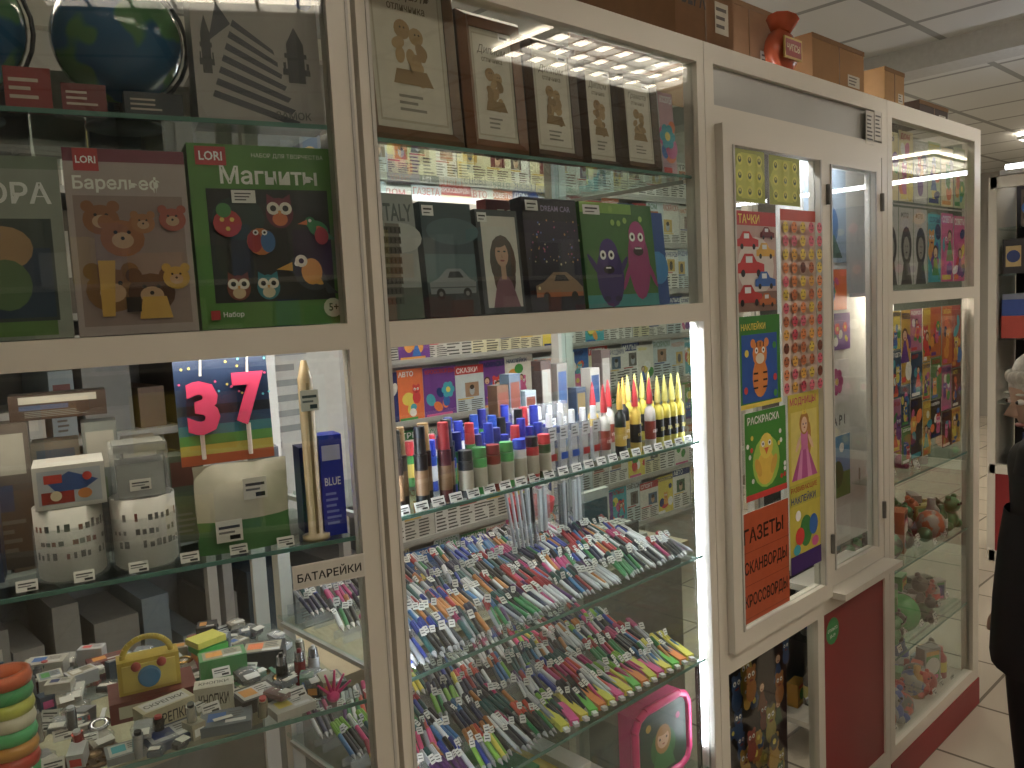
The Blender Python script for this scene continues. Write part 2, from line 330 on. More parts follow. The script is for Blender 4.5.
b=MB(); card3(b,1.44,1.49,.05,1.816,1.99,mag,lean=.06,bg='#d9a7b4'); b.build('greeting_card')
# ================================================================ photo albums
def alb(name,x0,x1,z1,edge,art,y=.06): 
    b=MB(); w=x1-x0;h=z1-1.547; b.box(0,w,0,.03,0,h,edge); b.box(.003,w+.001,.004,.026,.003,h+.001,'#d8d4c8'); p=P(b,(0,0,0),w,h); art(p); p.rect(.03,.88,.25,.97,'#eeeeee'); p.rect(.06,.93,.22,.945,'#333333'); p.rect(.06,.9,.18,.91,'#555555')
    b.build(name,(x0,y,1.5475),rot=(-.08,0,0))
def a_tower(p):
    p.rect(0,0,1,1,'#9aa3a2'); p.ell(.7,.65,.2,.12,'#b4bab8'); p.rect(0,0,1,.25,'#5d665c'); p.text('ITALY',.35,.78,.14,'#5b6668',.6,.02)
    for i in range(8): w=.2-.006*i; c=.42+.015*i; p.rect(c-w,.12+i*.08,c+w,.175+i*.08,'#4c4a44'); p.rect(c-w*.85,.175+i*.08,c+w*.85,.2+i*.08,'#77736a')
    for i in range(8):
        for j in range(4): p.rect(.28+.08*j+.015*i,.125+i*.08,.31+.08*j+.015*i,.165+i*.08,'#26241f')
def a_car(p):
    p.rect(0,0,1,1,'#355058'); p.ell(.6,.75,.3,.12,'#4a6a74'); p.rect(0,.3,1,.55,'#53747c'); p.rect(0,0,1,.22,'#2c3c3e')
    p.pol([(.05,.2),(.95,.2),(.97,.3),(.85,.33),(.68,.42),(.4,.42),(.2,.33),(.04,.3)],'#8f9aa0'); p.circ(.24,.2,.05,'#15181a'); p.circ(.77,.2,.05,'#15181a'); p.circ(.24,.2,.022,'#8a8a8a'); p.circ(.77,.2,.022,'#8a8a8a'); p.pol([(.4,.34),(.72,.34),(.64,.395),(.45,.395)],'#1f2a30'); p.rect(.05,.25,.95,.26,'#5a666c')
def a_girl(p):
    p.rect(0,0,1,1,'#3a4248'); p.rect(.1,.06,.94,.94,'#d8d6ce'); p.ell(.55,.5,.17,.26,'#5b3a24'); p.ell(.45,.3,.08,.18,'#5b3a24',.2); p.ell(.68,.3,.07,.18,'#4a2e1c',-.2); p.pol([(.22,.06),(.88,.06),(.72,.3),(.62,.36),(.46,.36),(.36,.3)],'#8a5a6a'); p.rect(.48,.33,.6,.46,'#c89878'); p.ell(.53,.57,.085,.12,'#d4a384'); p.ell(.5,.69,.1,.05,'#5b3a24',.2)
    for q in (.46,.6): p.ell(q,.6,.018,.008,'#221a16')
    p.ell(.53,.51,.03,.009,'#a03a3a'); p.pol([(.52,.58),(.55,.54),(.51,.54)],'#b98668')
def a_night(p):
    p.rect(0,0,1,1,'#15112a'); p.rect(0,.45,1,.8,'#2a1c40')
    for i in range(9): x=.02+i*.11; h=R.uniform(.1,.3); p.rect(x,.42,x+.09,.42+h,R.choice(['#0f0c1c','#1c1630','#241c3a']))
    for i in range(50): p.circ(R.random(),.4+.4*R.random(),R.uniform(.004,.012),m(R.choice(['#e8a24a','#c04a8a','#6a8ae0','#f0e0b0']),.4),6)
    p.pol([(.08,.12),(.95,.12),(.95,.2),(.85,.26),(.66,.34),(.42,.34),(.22,.25),(.08,.22)],'#9a7a5a'); p.pol([(.08,.12),(.95,.12),(.95,.16),(.08,.16)],'#b8642a'); p.pol([(.42,.26),(.7,.26),(.62,.315),(.46,.315)],'#1a1a26'); p.circ(.26,.12,.045,'#0a0a0a'); p.circ(.78,.12,.045,'#0a0a0a'); p.circ(.14,.2,.015,'#f8e0a0')
    p.text('DREAM CAR',.3,.88,.05,'#a898c8',.6)
def a_mon(p):
    p.rect(0,0,1,1,'#3f7d2c'); p.rect(0,0,1,.12,'#2e9a9a'); p.rect(0,.9,.7,1,'#8ac03a')
    p.ell(.33,.3,.2,.3,'#3d2478'); p.ell(.33,.5,.14,.16,'#4a2d86'); p.ell(.75,.42,.17,.36,'#a82a78'); p.ell(.75,.68,.13,.16,'#c03a8a')
    for c,v in ((.25,.5),(.36,.5)): p.circ(c,v,.045,'#ffffff'); p.circ(c,v,.02,'#000000')
    for c,v in ((.68,.68),(.8,.68)): p.circ(c,v,.045,'#ffffff'); p.circ(c,v,.02,'#000000')
    p.ell(.31,.36,.08,.04,'#1a0a22'); p.ell(.75,.54,.08,.045,'#3a0a22'); p.rect(.27,.37,.34,.385,'#ffffff'); p.rect(.7,.56,.8,.575,'#ffffff')
    for x,y,a in ((.12,.4,.7),(.5,.38,-.7)): p.ell(x,y,.03,.14,'#3d2478',a)
    for x,y,a in ((.56,.3,-.5),(.92,.32,.5)): p.ell(x,y,.03,.16,'#a82a78',a)
    for x in (.25,.4): p.ell(x,.08,.05,.03,'#2a1858')
    for i in range(6): p.circ(R.uniform(.06,.94),R.uniform(.75,.95),.03,'#9fd048')
alb('photo_album',.705,.803,1.745,'#4b5052',a_tower); alb('photo_album',.815,.922,1.735,'#2c4852',a_car); alb('photo_album',.932,1.03,1.728,'#2b3238',a_girl)
alb('photo_album',1.045,1.19,1.755,'#17122a',a_night); alb('photo_album',1.2,1.425,1.755,'#2e6a22',a_mon)
alb('photo_album',1.43,1.49,1.745,'#1c3f8a',lambda p:(p.rect(0,0,1,1,'#1f4a98'),p.circ(.5,.4,.18,'#2f86c9')),.08)
b=MB(); b.box(1.16,1.48,.30,.33,1.5475,1.785,'#8a1820'); p=P(b,(1.16,.30,1.5475),.32,.237); p.text('ПОДАРКИ',.1,.82,.1,'#e8c8b0',.8); p.rect(.05,.1,.95,.75,'#5a1418'); b.build('gift_box')
# ================================================================ shelf 1: markers, glue, bottles
b=MB(); Z=1.248
for i in range(6):
    x=.718+i*.024; y=.045+(i%2)*.022; c=['#2a1c18','#31201a','#171717','#2a1c18','#5a1a1a','#171717'][i]
    b.cyl((x,y,Z),(x,y,Z+.085),.011,.011,c,14); b.cyl((x,y,Z+.02),(x,y,Z+.06),.0113,.0113,'#8a6844',14); b.cyl((x,y,Z+.086),(x,y,Z+.13),.0095,.009,['#1a1a1a','#8a6a3a','#1a1a1a','#b08a50','#a01a1a','#3a3a3a'][i],14)
b.build('cosmetic_tube_set')
b=MB()
for i in range(40):
    x=.85+(i%13)*.021+R.uniform(-.003,.003); y=.075+.055*(i//13)+R.uniform(-.006,.006); h=R.uniform(.08,.12)
    bc=R.choice(['#2b56b8','#e9e9ee','#1f3fa0','#e9e9ee','#c22a2a','#2e8a3a','#f0f0f0']); cc=R.choice(['#1c2f9a','#1b1f70','#14409a','#b01e26','#1c2f9a','#101010','#1c2f9a'])
    b.cyl((x,y,Z),(x,y,Z+h*.68),.0095,.0095,bc,12); b.cyl((x,y,Z+h*.2),(x,y,Z+h*.5),.0098,.0098,R.choice(['#d8d8d8','#c8342a','#3f9a4a','#e0c040']),12); b.cyl((x,y,Z+h*.69),(x,y,Z+h),.0088,.0082,cc,12)
b.build('marker_set')
b=MB()
for i in range(7):
    x=.855+i*.031; c=['#3a3a3e','#3fae4a','#8a2a1a','#3fae4a','#e8e8e8','#c22a2a','#4a6a3a'][i]
    b.cyl((x,.042,Z),(x,.042,Z+.06),.0125,.0125,c,14); b.cyl((x,.042,Z+.012),(x,.042,Z+.045),.0128,.0128,'#c8c0ac',14); b.cyl((x,.042,Z+.061),(x,.042,Z+.078),.012,.0115,['#1a1a1a','#2e7d32','#7a1a1a','#2e7d32','#2a4ac0','#222222','#c22a2a'][i],14)
b.build('glue_stick_set')
b=MB()
for i in range(10):
    x=1.075+(i%5)*.031; y=.06+.09*(i//5)
    b.box(x-.013,x+.013,y-.007,y+.007,Z,Z+.085+.03*(i//5),CLEAR); b.box(x-.008,x+.008,y-.004,y+.004,Z+.002,Z+.07,'#e6e7ea'); p=P(b,(x-.013,y-.0075,Z),.026,.085); p.rect(.1,.7,.9,.98,'#e4e6ea'); p.rect(.15,.25,.85,.4,R.choice(['#2b56b8','#c22a2a','#5aa0d8'])); p.lines(.2,.74,.8,.95,3,'#777777')
    b.cyl((x,y,Z+.085),(x,y,Z+.11),.007,.006,'#f6f6f6',10)
b.build('correction_fluid_set')
b=MB()
for i in range(15):
    k=i<7
    if k: x=1.225+i*.0245; y=.055+.05*(i%2)
    else: x=1.40+((i-7)%4)*.025; y=.055+.08*((i-7)//4)
    bc,cc,lb=(('#d8d2c6','#c8202a','#8a2a1a'),('#efc71c','#c8202a','#1a1a1a'),('#1e1e20','#e0b020','#c9a21a'))[i%3] if k else ('#e9d51e','#efe46a','#1a1a1a')
    T=Matrix.Translation((x,y,Z))@Matrix.Diagonal((.92,.92,1.12,1))
    b.lathe([(.001,0),(.0125,0),(.0125,.065),(.011,.074),(.005,.08),(.005,.085)],bc,T,14); b.lathe([(.0128,.018),(.0128,.052)],lb,T,14)
    p=P(b,(x-.008,y-.0125,Z+.028),.016,.02); p.text('КЛЕЙ' if k else 'ПВА',.05,.3,.4,'#ffffff' if lb!='#1a1a1a' else '#e9d51e',.9)
    b.lathe([(.0075,.084),(.007,.1),(.0025,.128),(.0008,.134)],cc,T,12)
b.build('glue_bottle_set')
b=MB()
for i in range(22): tag(b,.70+i*.036,.024+R.uniform(0,.004),Z,.026,.015)
b.build('price_tag_set')
b=MB()
for x,h,c in ((1.12,.15,'#6a4a34'),(1.155,.17,'#5a6a7a'),(1.20,.13,'#a7b4b9'),(1.25,.19,'#4a3a34'),(1.30,.18,'#8a8478'),(1.36,.12,'#40506a'),(1.41,.16,'#c9c3b4'),(1.45,.2,'#5a4a44')):
    b.box(x,x+.032,.25,.28,Z,Z+h,c); p=P(b,(x,.25,Z),.032,h); p.rect(.1,.5,.9,.9,R.choice(['#a8a498','#7a3a2a','#3a5a8a','#907848'])); p.lines(.15,.1,.85,.4,4,'#999999')
b.build('stationery_box_set')
# ================================================================ pens shelves
def pen(b,x,y,z,yaw,L,r,bc,cc,pitch=.0):
    M=Matrix.Translation((x,y,z+r+.002))@Matrix.Rotation(yaw,4,'Z')@Matrix.Rotation(pitch,4,'X')
    b.cyl((0,0,0),(0,L*.62,0),r,r,bc,7,M); b.cyl((0,L*.62,0),(0,L,0),r*1.12,r*1.05,cc,7,M); b.cyl((0,0,0),(0,-.014,0),r*.9,r*.2,m('#c9c9cc',.3,.5),7,M)
    b.box(-.0012,.0012,L*.66,L*.97,r*1.1,r*1.5,cc,M)
PC=['#1b3fae','#14224e','#101114','#b81f2a','#1f8a4a','#e8e9ee','#2a7ab8','#5a2a6a','#dfe3e8','#c9ccd2','#0f5a5a','#c87a1a','#3a3f48','#101114','#9aa0a8','#c8307a','#1c2a3a']
def pens(name,Z,rows,x0,x1,ymin,step,pal,L=.12,tagp=.7):
    b=MB(); dy=(.43-ymin)/rows
    for r in range(rows):
        y0=ymin+r*dy; x=x0+R.uniform(0,.01); grp=0; zz=Z+.004*r
        while x<x1:
            if grp<=0: grp=R.randint(4,8); yaw=R.uniform(-.5,-.15); bc=R.choice(pal); cc=R.choice(pal); x+=R.uniform(.004,.012)
            cb=bc if R.random()<.55 else R.choice(pal); k=R.uniform(.0035,.005)
            pen(b,x,y0+R.uniform(0,.012),zz+.006,yaw+R.uniform(-.05,.05),min(L,dy*1.15),k,cb,cc if R.random()<.5 else R.choice(pal),.12)
            if R.random()<tagp:
                t=R.uniform(.5,.9)*dy; s=R.uniform(.7,.95)
                M=Matrix.Translation((x+t*.3,y0+t,zz+.018+t*.1))@Matrix.Rotation(R.uniform(-.7,.5),4,'Z')@Matrix.Rotation(R.uniform(-1.2,-.3),4,'X')@Matrix.Scale(s,4)
                b.box(-.006,.007,0,.0006,0,.017,PAPER,M); b.box(-.004,.005,-.0004,0,.005,.007,'#444444',M); b.box(-.004,.004,-.0004,0,.011,.013,'#666666',M)
            x+=step*R.uniform(.85,1.15); grp-=1
        b.box(x0,x1,y0+.015,y0+.018,Z,Z+.014,CLEAR); b.box(x0,x1,y0+dy*.85,y0+dy*.85+.003,Z,Z+.022,CLEAR)
    b.build(name)
pens('ballpoint_pen_display',.992,4,.705,1.475,.035,.0098,PC,.11)
pens('felt_pen_display',.755,4,.705,1.475,.04,.0105,PC+['#8ac926','#ff3f8f','#f4e21c','#ffffff','#e84a2a'],.11)
b=MB()
for i in range(16):
    x=1.05+i*.027; c=['#e8e21c','#ff4fa0','#f4e21c','#66d13a','#ff8a1a'][i%5]; M=Matrix.Translation((x,.03,.762))@Matrix.Rotation(-.35+R.uniform(-.1,.1),4,'Z')
    b.box(-.009,.009,0,.075,0,.012,c,M); b.box(-.008,.008,.076,.105,.001,.011,'#22252a' if i%2 else c,M); b.box(-.005,.005,-.012,0,.003,.009,'#dddddd',M)
b.build('highlighter_set')
b=MB()
for i in range(11):
    z=.5; x=.72+i*.05; h=R.uniform(.05,.17); b.box(x,x+.045,.12,.3,z,z+h,R.choice(['#2a5ab0','#c83a3a','#e0c23a','#f0eee8','#3f9a5a'])); 
    p=P(b,(x,.12,z),.045,h); p.rect(.1,.2,.9,.8,'#ffffff'); p.circ(.5,.55,.15,R.choice(BR)); p.lines(.15,.22,.8,.38,2,'#333333')
b.build('stationery_box_set')
b=MB()
def lunch(p):
    p.rect(0,0,1,1,'#1f4a3a'); p.ell(.5,.4,.3,.3,'#2f7a3a'); p.pol([(.25,.05),(.75,.05),(.64,.38),(.36,.38)],'#3a8a4a'); p.ell(.5,.52,.19,.22,'#c08a3a'); p.circ(.5,.52,.14,'#efc19c'); p.ell(.5,.64,.15,.06,'#c08a3a')
    for q in(.43,.57): p.circ(q,.53,.02,'#111111')
    p.ell(.5,.45,.03,.01,'#b02a3a'); p.circ(.2,.8,.06,'#d8b040'); p.circ(.82,.75,.05,'#c83a7a')
w,h=.19,.17
for i in range(24):
    a=2*math.pi*i/24; a2=2*math.pi*(i+1)/24
    q=lambda t:(w/2+(w/2)*max(-1,min(1,1.25*math.cos(t))),0,h/2+(h/2)*max(-1,min(1,1.25*math.sin(t))))
    b.cyl(q(a),q(a2),.009,.009,m('#ff2f8a',.3),8)
b.box(.006,w-.006,0,.05,.006,h-.006,m('#e83a86',.4)); p=P(b,(.01,-.001,.01),w-.02,h-.02); lunch(p)
b.build('lunch_box',(1.29,.06,.51))
b=MB()
for i,(x,c) in enumerate(((1.33,'#e9e9ec'),(1.40,'#23262c'),(1.45,'#e0e0e6'),(1.28,'#1a1c20'))): b.box(x-.02,x+.02,.34,.355,1.0,1.17,CLEAR); b.box(x-.012,x+.012,.342,.35,1.01,1.13,c); b.cyl((x,.34,1.02),(x,.34,1.15),.004,.004,'#c8c8cc'); tag(b,x-.015,.335,1.14,.03,.02)
for i in range(6): x=1.2+.012*i; b.cyl((x,.3,.999),(x-.01+.004*i,.32,1.16),.0035,.0035,R.choice(['#101014','#c9ccd2']),8)
b.cyl((1.23,.31,.992),(1.23,.31,1.07),.032,.036,CLEAR,16)
b.build('pen_holder')
# ================================================================ LEFT cabinet items
def Bobj(b,name,x=0,y=0,z=0,rot=(0,0,0)):
    M=MBm@Matrix.Translation((x,y,z)); o=b.build(name); o.matrix_world=M@Matrix.Rotation(rot[2],4,'Z')@Matrix.Rotation(rot[0],4,'X'); return o
def giftbox(name,x0,x1,z0,z1,y,d,edge,art,lean=-.05,rz=0):
    b=MB(); w,h=x1-x0,z1-z0; b.box(0,w,0,d,0,h,edge); b.box(w*.999,w+.0006,.004,d-.004,.004,h-.004,'#2a4a1a' if edge=='#3f7a1f' else '#b9b4a8'); art(P(b,(0,0,0),w,h)); return Bobj(b,name,x0,y,z0,(lean,0,rz))
def art_mag(p):
    p.rect(0,0,1,1,'#4c8c22'); p.rect(.10,.14,.93,.76,'#141c1e'); p.ell(.5,.42,.3,.26,'#26241e'); p.ell(.3,.6,.14,.12,'#1d3a34')
    p.rect(.05,.885,.25,.985,'#c4161c'); p.text('LORI',.075,.91,.05,'#ffffff',.15,.02); p.text('НАБОР ДЛЯ ТВОРЧЕСТВА',.42,.93,.028,'#e9efd8',.5,0)
    p.text('Магниты',.2,.785,.1,'#f4f6ee',.74,.02)
    def owl(cu,cv,r,c,c2):
        s=p.h/p.w*r; p.ell(cu,cv,r*.9,r,c); p.pol([(cu-.8*s,cv+.5*r),(cu-.75*s,cv+1.25*r),(cu-.2*s,cv+.9*r)],c); p.pol([(cu+.8*s,cv+.5*r),(cu+.75*s,cv+1.25*r),(cu+.2*s,cv+.9*r)],c)
        p.ell(cu,cv-.4*r,r*.5,r*.45,c2)
        for q in (-.4,.4): p.circ(cu+q*s,cv+.3*r,.42*r,'#f5efe0'); p.circ(cu+q*s,cv+.3*r,.2*r,'#111111')
        p.pol([(cu-.12*s,cv+.15*r),(cu+.12*s,cv+.15*r),(cu,cv-.15*r)],'#f0a020')
    owl(.58,.63,.085,'#7a1f3a','#e0702a'); owl(.26,.22,.07,'#8a3a1a','#e0c090'); owl(.46,.22,.07,'#1f8a9a','#e8d8b0')
    def bird(cu,cv,r,c,c2,d=1):
        s=p.h/p.w*r; p.ell(cu,cv,r*1.1,r*.8,c,.5*d); p.circ(cu+.8*s*d,cv+.7*r,r*.55,c); p.pol([(cu+1.1*s*d,cv+.95*r),(cu+2.1*s*d,cv+.5*r),(cu+1.1*s*d,cv+.4*r)],c2); p.circ(cu+.8*s*d,cv+.85*r,r*.18,'#ffffff',8); p.ell(cu-.3*s*d,cv-.1*r,r*.6,r*.3,c2,.6*d); p.pol([(cu-.6*s*d,cv),(cu-1.7*s*d,cv-1.1*r),(cu-1.0*s*d,cv-1.1*r)],c)
    bird(.76,.27,.09,'#3a4148','#e8a81a',-1); p.ell(.77,.3,.06,.075,'#f0a21a'); p.circ(.7,.36,.035,'#f5efe0'); p.circ(.7,.36,.015,'#111111')
    bird(.84,.54,.055,'#2f9a5a','#e8702a',-1); p.ell(.86,.5,.04,.05,'#c8302a')
    p.circ(.43,.47,.075,'#e07a1a'); p.ell(.39,.47,.04,.06,'#b8242a'); p.ell(.48,.47,.04,.06,'#2f6fb0')
    for q,v in((-.03,.03),(.03,.03)): p.circ(.43+q,.49+v,.016,'#ffffff',8); p.circ(.43+q,.49+v,.008,'#111111',6)
    p.circ(.22,.57,.075,'#c4202a'); p.circ(.2,.64,.04,'#3a8a3a'); 
    for q,v in((-.035,.02),(.03,.02),(0,-.03)): p.circ(.22+q,.57+v,.013,'#f0d040',6)
    p.circ(.9,.09,.055,'#dfe8c8'); p.text('5+',.87,.07,.045,'#2a5a14',.07,.02); p.rect(.26,.68,.42,.75,'#e8e8e4'); p.lines(.28,.69,.4,.74,3,'#444444')
    p.rect(.06,.05,.12,.1,'#c4161c'); p.text('Набор',.14,.055,.035,'#ffffff',.2)
giftbox('toy_box',-.218,-.014-.003,1.548,1.80,.045,.05,'#3f7a1f',art_mag)
def art_bar(p):
    p.rect(0,0,1,1,'#b3a29e'); p.rect(.05,.05,.95,.75,'#98807a'); p.rect(0,.93,1,1,'#7a1a3a'); p.rect(.08,.88,.28,1,'#c4161c'); p.text('LORI',.1,.92,.04,'#ffffff',.16,.02)
    p.text('Барельеф',.06,.765,.09,'#f2f4ec',.92,.02)
    for cu,cv,r,c in ((.26,.62,.09,'#9a5c28'),(.42,.52,.11,'#a8642c'),(.6,.6,.06,'#b07038'),(.3,.24,.13,'#8a5a1e'),(.62,.22,.12,'#5a3014'),(.84,.3,.07,'#d0a018'),(.85,.62,.07,'#b0503a')):
        p.ell(cu,cv,r,r*.9,c); s=p.h/p.w*r; p.circ(cu-.7*s,cv+.8*r,.35*r,c); p.circ(cu+.7*s,cv+.8*r,.35*r,c); p.ell(cu,cv-.1*r,r*.5,r*.4,'#c9a078'); p.circ(cu-.3*s,cv+.3*r,.1*r,'#1a1210',6); p.circ(cu+.3*s,cv+.3*r,.1*r,'#1a1210',6); p.circ(cu,cv,.1*r,'#1a1210',6)
    p.pol([(.2,.1),(.3,.1),(.34,.4),(.2,.4)],'#d8a51c'); p.pol([(.5,.08),(.78,.08),(.74,.2),(.54,.2)],'#d8a51c'); p.rect(.4,.12,.52,.2,'#2a1a12')
giftbox('toy_box',-.366,-.222,1.548,1.787,.045,.045,'#9c7c80',art_bar)
def art_tora(p):
    p.rect(0,0,1,1,'#98a094'); p.text('АВТОРА',.1,.74,.12,'#f4f4f4',.88,.02); p.rect(0,.93,1,1,'#7a8a78'); p.rect(.08,.1,.92,.66,'#3c4a48')
    p.rect(.25,.12,.9,.5,'#28405a'); p.ell(.6,.5,.14,.12,'#b0895a'); p.ell(.6,.3,.12,.14,'#5a7a4a'); p.rect(.1,.02,.9,.1,'#5f8a3a'); p.circ(.3,.3,.1,'#c9a040'); p.ell(.55,.53,.02,.015,'#111111')
giftbox('toy_box',-.54,-.372,1.548,1.775,.05,.045,'#7f8a7a',art_tora)
giftbox('toy_box',-.76,-.55,1.548,1.79,.05,.05,'#7a3f3a',lambda p:mag(p,'#a04a3a','ПАЗЛЫ'))
def art_ship(p):
    p.rect(0,0,1,1,'#a59e99'); p.text('СБОРНАЯ МОДЕЛЬ',.3,.9,.04,'#67605c',.6); p.text('деревянная',.3,.84,.03,'#7a7470',.4); p.circ(.9,.82,.06,'#3a4a8a')
    for i in range(7):
        v=.0+i*.075; p.pol([(.12+i*.03,v+.16),(.75-i*.02,v-.0),(.8-i*.03,v+.03),(.14+i*.03,v+.2)],'#2a2c3c')
    p.pol([(.12,.5),(.2,.75),(.3,.62)],'#2a2c3c')
    for cu,cv,s in ((.1,.3,.035),(.8,.28,.07)):
        p.rect(cu-s,cv,cu+s,cv+.25,'#15161c'); p.pol([(cu-s,cv+.25),(cu+s,cv+.25),(cu,cv+.36)],'#1a1b22'); p.rect(cu-s*1.6,cv+.05,cu+s*1.6,cv+.09,'#15161c'); p.rect(cu-s*1.3,cv+.16,cu+s*1.3,cv+.19,'#15161c')
        for q in range(4): p.rect(cu-s*1.5+q*s*.9,cv+.09,cu-s*1.5+q*s*.9+s*.3,cv+.13,'#15161c')
    p.text('ЗАМОК',.6,.04,.05,'#555555',.35)
giftbox('model_kit_box',-.20,-.03,1.826,2.04,.045,.05,'#8a8480',art_ship)
GM=m('#1a6494',.12,scale=11,h2='#4f8a56')
for x,r,y in ((-.285,.082,.12),(-.475,.085,.12),(-.66,.08,.13)):
    b=MB(); b.ball((0,0,0),r,GM,seg=32,rings=20); b.cyl((0,0,r-.003),(0,0,r+.012),.008,.006,'#c8d4dc')
    for i in range(14):
        a=-1.7+i*3.3/14;a2=-1.7+(i+1)*3.3/14; q=lambda t:((r+.006)*math.cos(t),0,(r+.006)*math.sin(t)); b.cyl(q(a),q(a2),.003,.003,'#20242a',6)
    b.cyl((0,0,-r-.02),(0,0,-r),.006,.006,'#20242a'); b.lathe([(.001,-r-.034),(.05,-r-.034),(.05,-r-.03),(.01,-r-.02),(.001,-r-.02)],'#20242a',None,20)
    Bobj(b,'toy_globe',x,y,1.826+r+.034)
b=MB()
for x,w,c,h in ((-.42,.05,'#9a1c20',.05),(-.36,.05,'#7a1a1e',.035),(-.58,.08,'#22406a',.06),(-.29,.07,'#26303c',.03)):
    b.box(x,x+w,.035,.06,1.826,1.826+h,c); p=P(b,(x,.035,1.826),w,h); p.lines(.1,.2,.8,.8,3,'#c9b8a8')
for i in range(12):
    x=-1.0+i*.075; h=R.uniform(.06,.19); b.box(x,x+.07,.26,.36,1.826,1.826+h,R.choice(['#20343f','#3a2a2a','#4f5a60','#8a8478','#24506a'])); 
Bobj(b,'toy_box_set')
# lower shelf
Z=1.235
def mug(x,y,z,c='#cfccc2'):
    b=MB(); b.lathe([(.001,0),(.036,0),(.04,.004),(.041,.095),(.038,.095),(.037,.008),(.001,.008)],c,None,28)
    for i in range(9):
        a=-1.2+i*2.6/8; a2=-1.2+(i+1)*2.6/8; q=lambda t:(.04+.026*math.cos(t),0,.048+.03*math.sin(t)); b.cyl(q(a),q(a2),.005,.005,c,8)
    def arc(t0,t1,z0,z1,col): b.poly([(.0415*math.cos(t0),.0415*math.sin(t0),z0),(.0415*math.cos(t1),.0415*math.sin(t1),z0),(.0415*math.cos(t1),.0415*math.sin(t1),z1),(.0415*math.cos(t0),.0415*math.sin(t0),z1)],col)
    for i in range(16):
        t=-3.9+i*.2
        for zz,hh in ((.066,.012),(.048,.008),(.03,.010)):
            if R.random()<.8: arc(t,t+R.uniform(.08,.17),zz,zz+hh*R.uniform(.6,1),R.choice(['#7a7874','#5a5856','#8a4a3a']))
    b.lathe([(.0435,.0),(.0435,.07)],CLEAR,None,20)
    Bobj(b,'coffee_mug',x,y,z,(0,0,1.2))
mug(-.40,.085,Z); mug(-.31,.08,Z)
b=MB(); b.box(0,.082,0,.08,0,.055,'#c4c3be'); p=P(b,(0,0,0),.082,.055); p.rect(.06,.1,.94,.9,'#a9b0b8'); p.rect(.1,.12,.55,.4,'#a02a22'); p.pol([(.3,.4),(.7,.4),(.9,.6),(.5,.85),(.2,.6)],'#3a5a9a'); p.ell(.7,.3,.15,.12,'#c87a2a'); p.rect(.15,.6,.4,.8,'#c83a2a'); p.circ(.3,.3,.12,'#d8c8a0'); p.circ(.75,.7,.1,'#c83a2a'); Bobj(b,'mug_box',-.435,.05,Z+.096)
b=MB(); b.box(0,.07,0,.07,0,.07,CLEAR); b.box(.006,.064,.006,.064,.0,.045,'#989a96'); b.box(.004,.066,.004,.066,.06,.072,'#7c7e7a'); tag(b,.02,-.003,.01,lean=0); Bobj(b,'gift_box',-.345,.05,Z+.096)
b=MB()
for x,w,z,h,y,c in ((-.60,.12,Z,.14,.1,'#32405a'),(-.50,.06,Z,.2,.16,'#5a5048'),(-.44,.06,Z,.165,.2,'#7a7468'),(-.46,.12,1.4355,.035,.17,'#3a2618'),(-.375,.045,Z,.19,.17,'#6a706c'),(-.325,.045,Z,.16,.17,'#8a8478'),(-.27,.05,Z,.13,.15,'#54604a'),(-.2,.05,Z,.1,.17,'#a4a0a2'),(-.14,.04,Z,.12,.19,'#6a6a70')):
    b.box(x,x+w,y,y+.05,z,z+h,c); p=P(b,(x,y,z),w,h); p.rect(.1,.65,.9,.93,R.choice(['#666666','#989488','#4a5a6a','#6a3a2a','#a8a498'])) ; p.rect(.1,.4,.6,.58,R.choice(['#7a3a30','#3a4a6a','#5a6a4a','#b09a60'])); p.lines(.15,.1,.8,.36,4,'#777770')
for i in range(14):
    x=-.56+i*.032; tag(b,x,.03+R.uniform(0,.01),Z,.024,.014) if i%2 else None
Bobj(b,'gift_box_set')
def art_num(p):
    cols=['#0e1a2c','#14406a','#1c7a8a','#4f9a3a','#c0b02a','#c0561c']
    for i,c in enumerate(cols[::-1]): p.rect(0,i/6*.55,1,(i+1)/6*.55,c)
    p.rect(0,.55,1,1,'#12305a')
    for i in range(22): p.circ(R.random(),.6+.38*R.random(),.012,m(R.choice(['#f0d040','#e84a8a','#4ad0e0']),.4),6)
b=MB(); b.box(0,.125,0,.003,0,.15,'#10202c'); p=P(b,(0,0,0),.125,.15); art_num(p)
for s,u in (('3',.10),('7',.60)):
    vs,fs,asp=tmesh(s,.05); w,h=.042,.074; x0=u*.125
    for lay in (-.003,-.006,-.009,-.012):
        b.add([(x0+x*w,lay,.05+y*h-(.008 if s=='3' else 0)) for x,y in vs],fs,m('#f03a78',.25))
    b.cyl((x0+w*.5,-.007,.123),(x0+w*.5+.002,-.007,.147),.0018,.0012,'#e8e4da',6)
    b.cyl((x0+w*.4,-.006,.008),(x0+w*.4,-.006,.052),.003,.003,'#e8d8d0',6)
Bobj(b,'number_candle_pack',-.258,.06,1.362,(-.06,0,0))
b=MB()
NX,NZ=9,9
vs=[];
for side in (-1,1):
    for j in range(NZ):
        for i in range(NX):
            u,v=i/(NX-1),j/(NZ-1); bul=(math.sin(math.pi*u)**.6)*(math.sin(math.pi*min(1,.12+v*.9))**.7)*.022
            vs.append((u*.125+R.uniform(-.0015,.0015),side*bul+R.uniform(-.0016,.0016),v*.125))
def gridf(o,j0,j1): return [(o+j*NX+i,o+j*NX+i+1,o+(j+1)*NX+i+1,o+(j+1)*NX+i) for j in range(j0,j1) for i in range(NX-1)]
b.add(vs,gridf(0,0,3)+gridf(NX*NZ,0,3),m('#4f8a4a',.35,var=.2),None,True); b.add(vs,gridf(0,3,8)+gridf(NX*NZ,3,8),m('#c9c4ae',.35,var=.2),None,True)
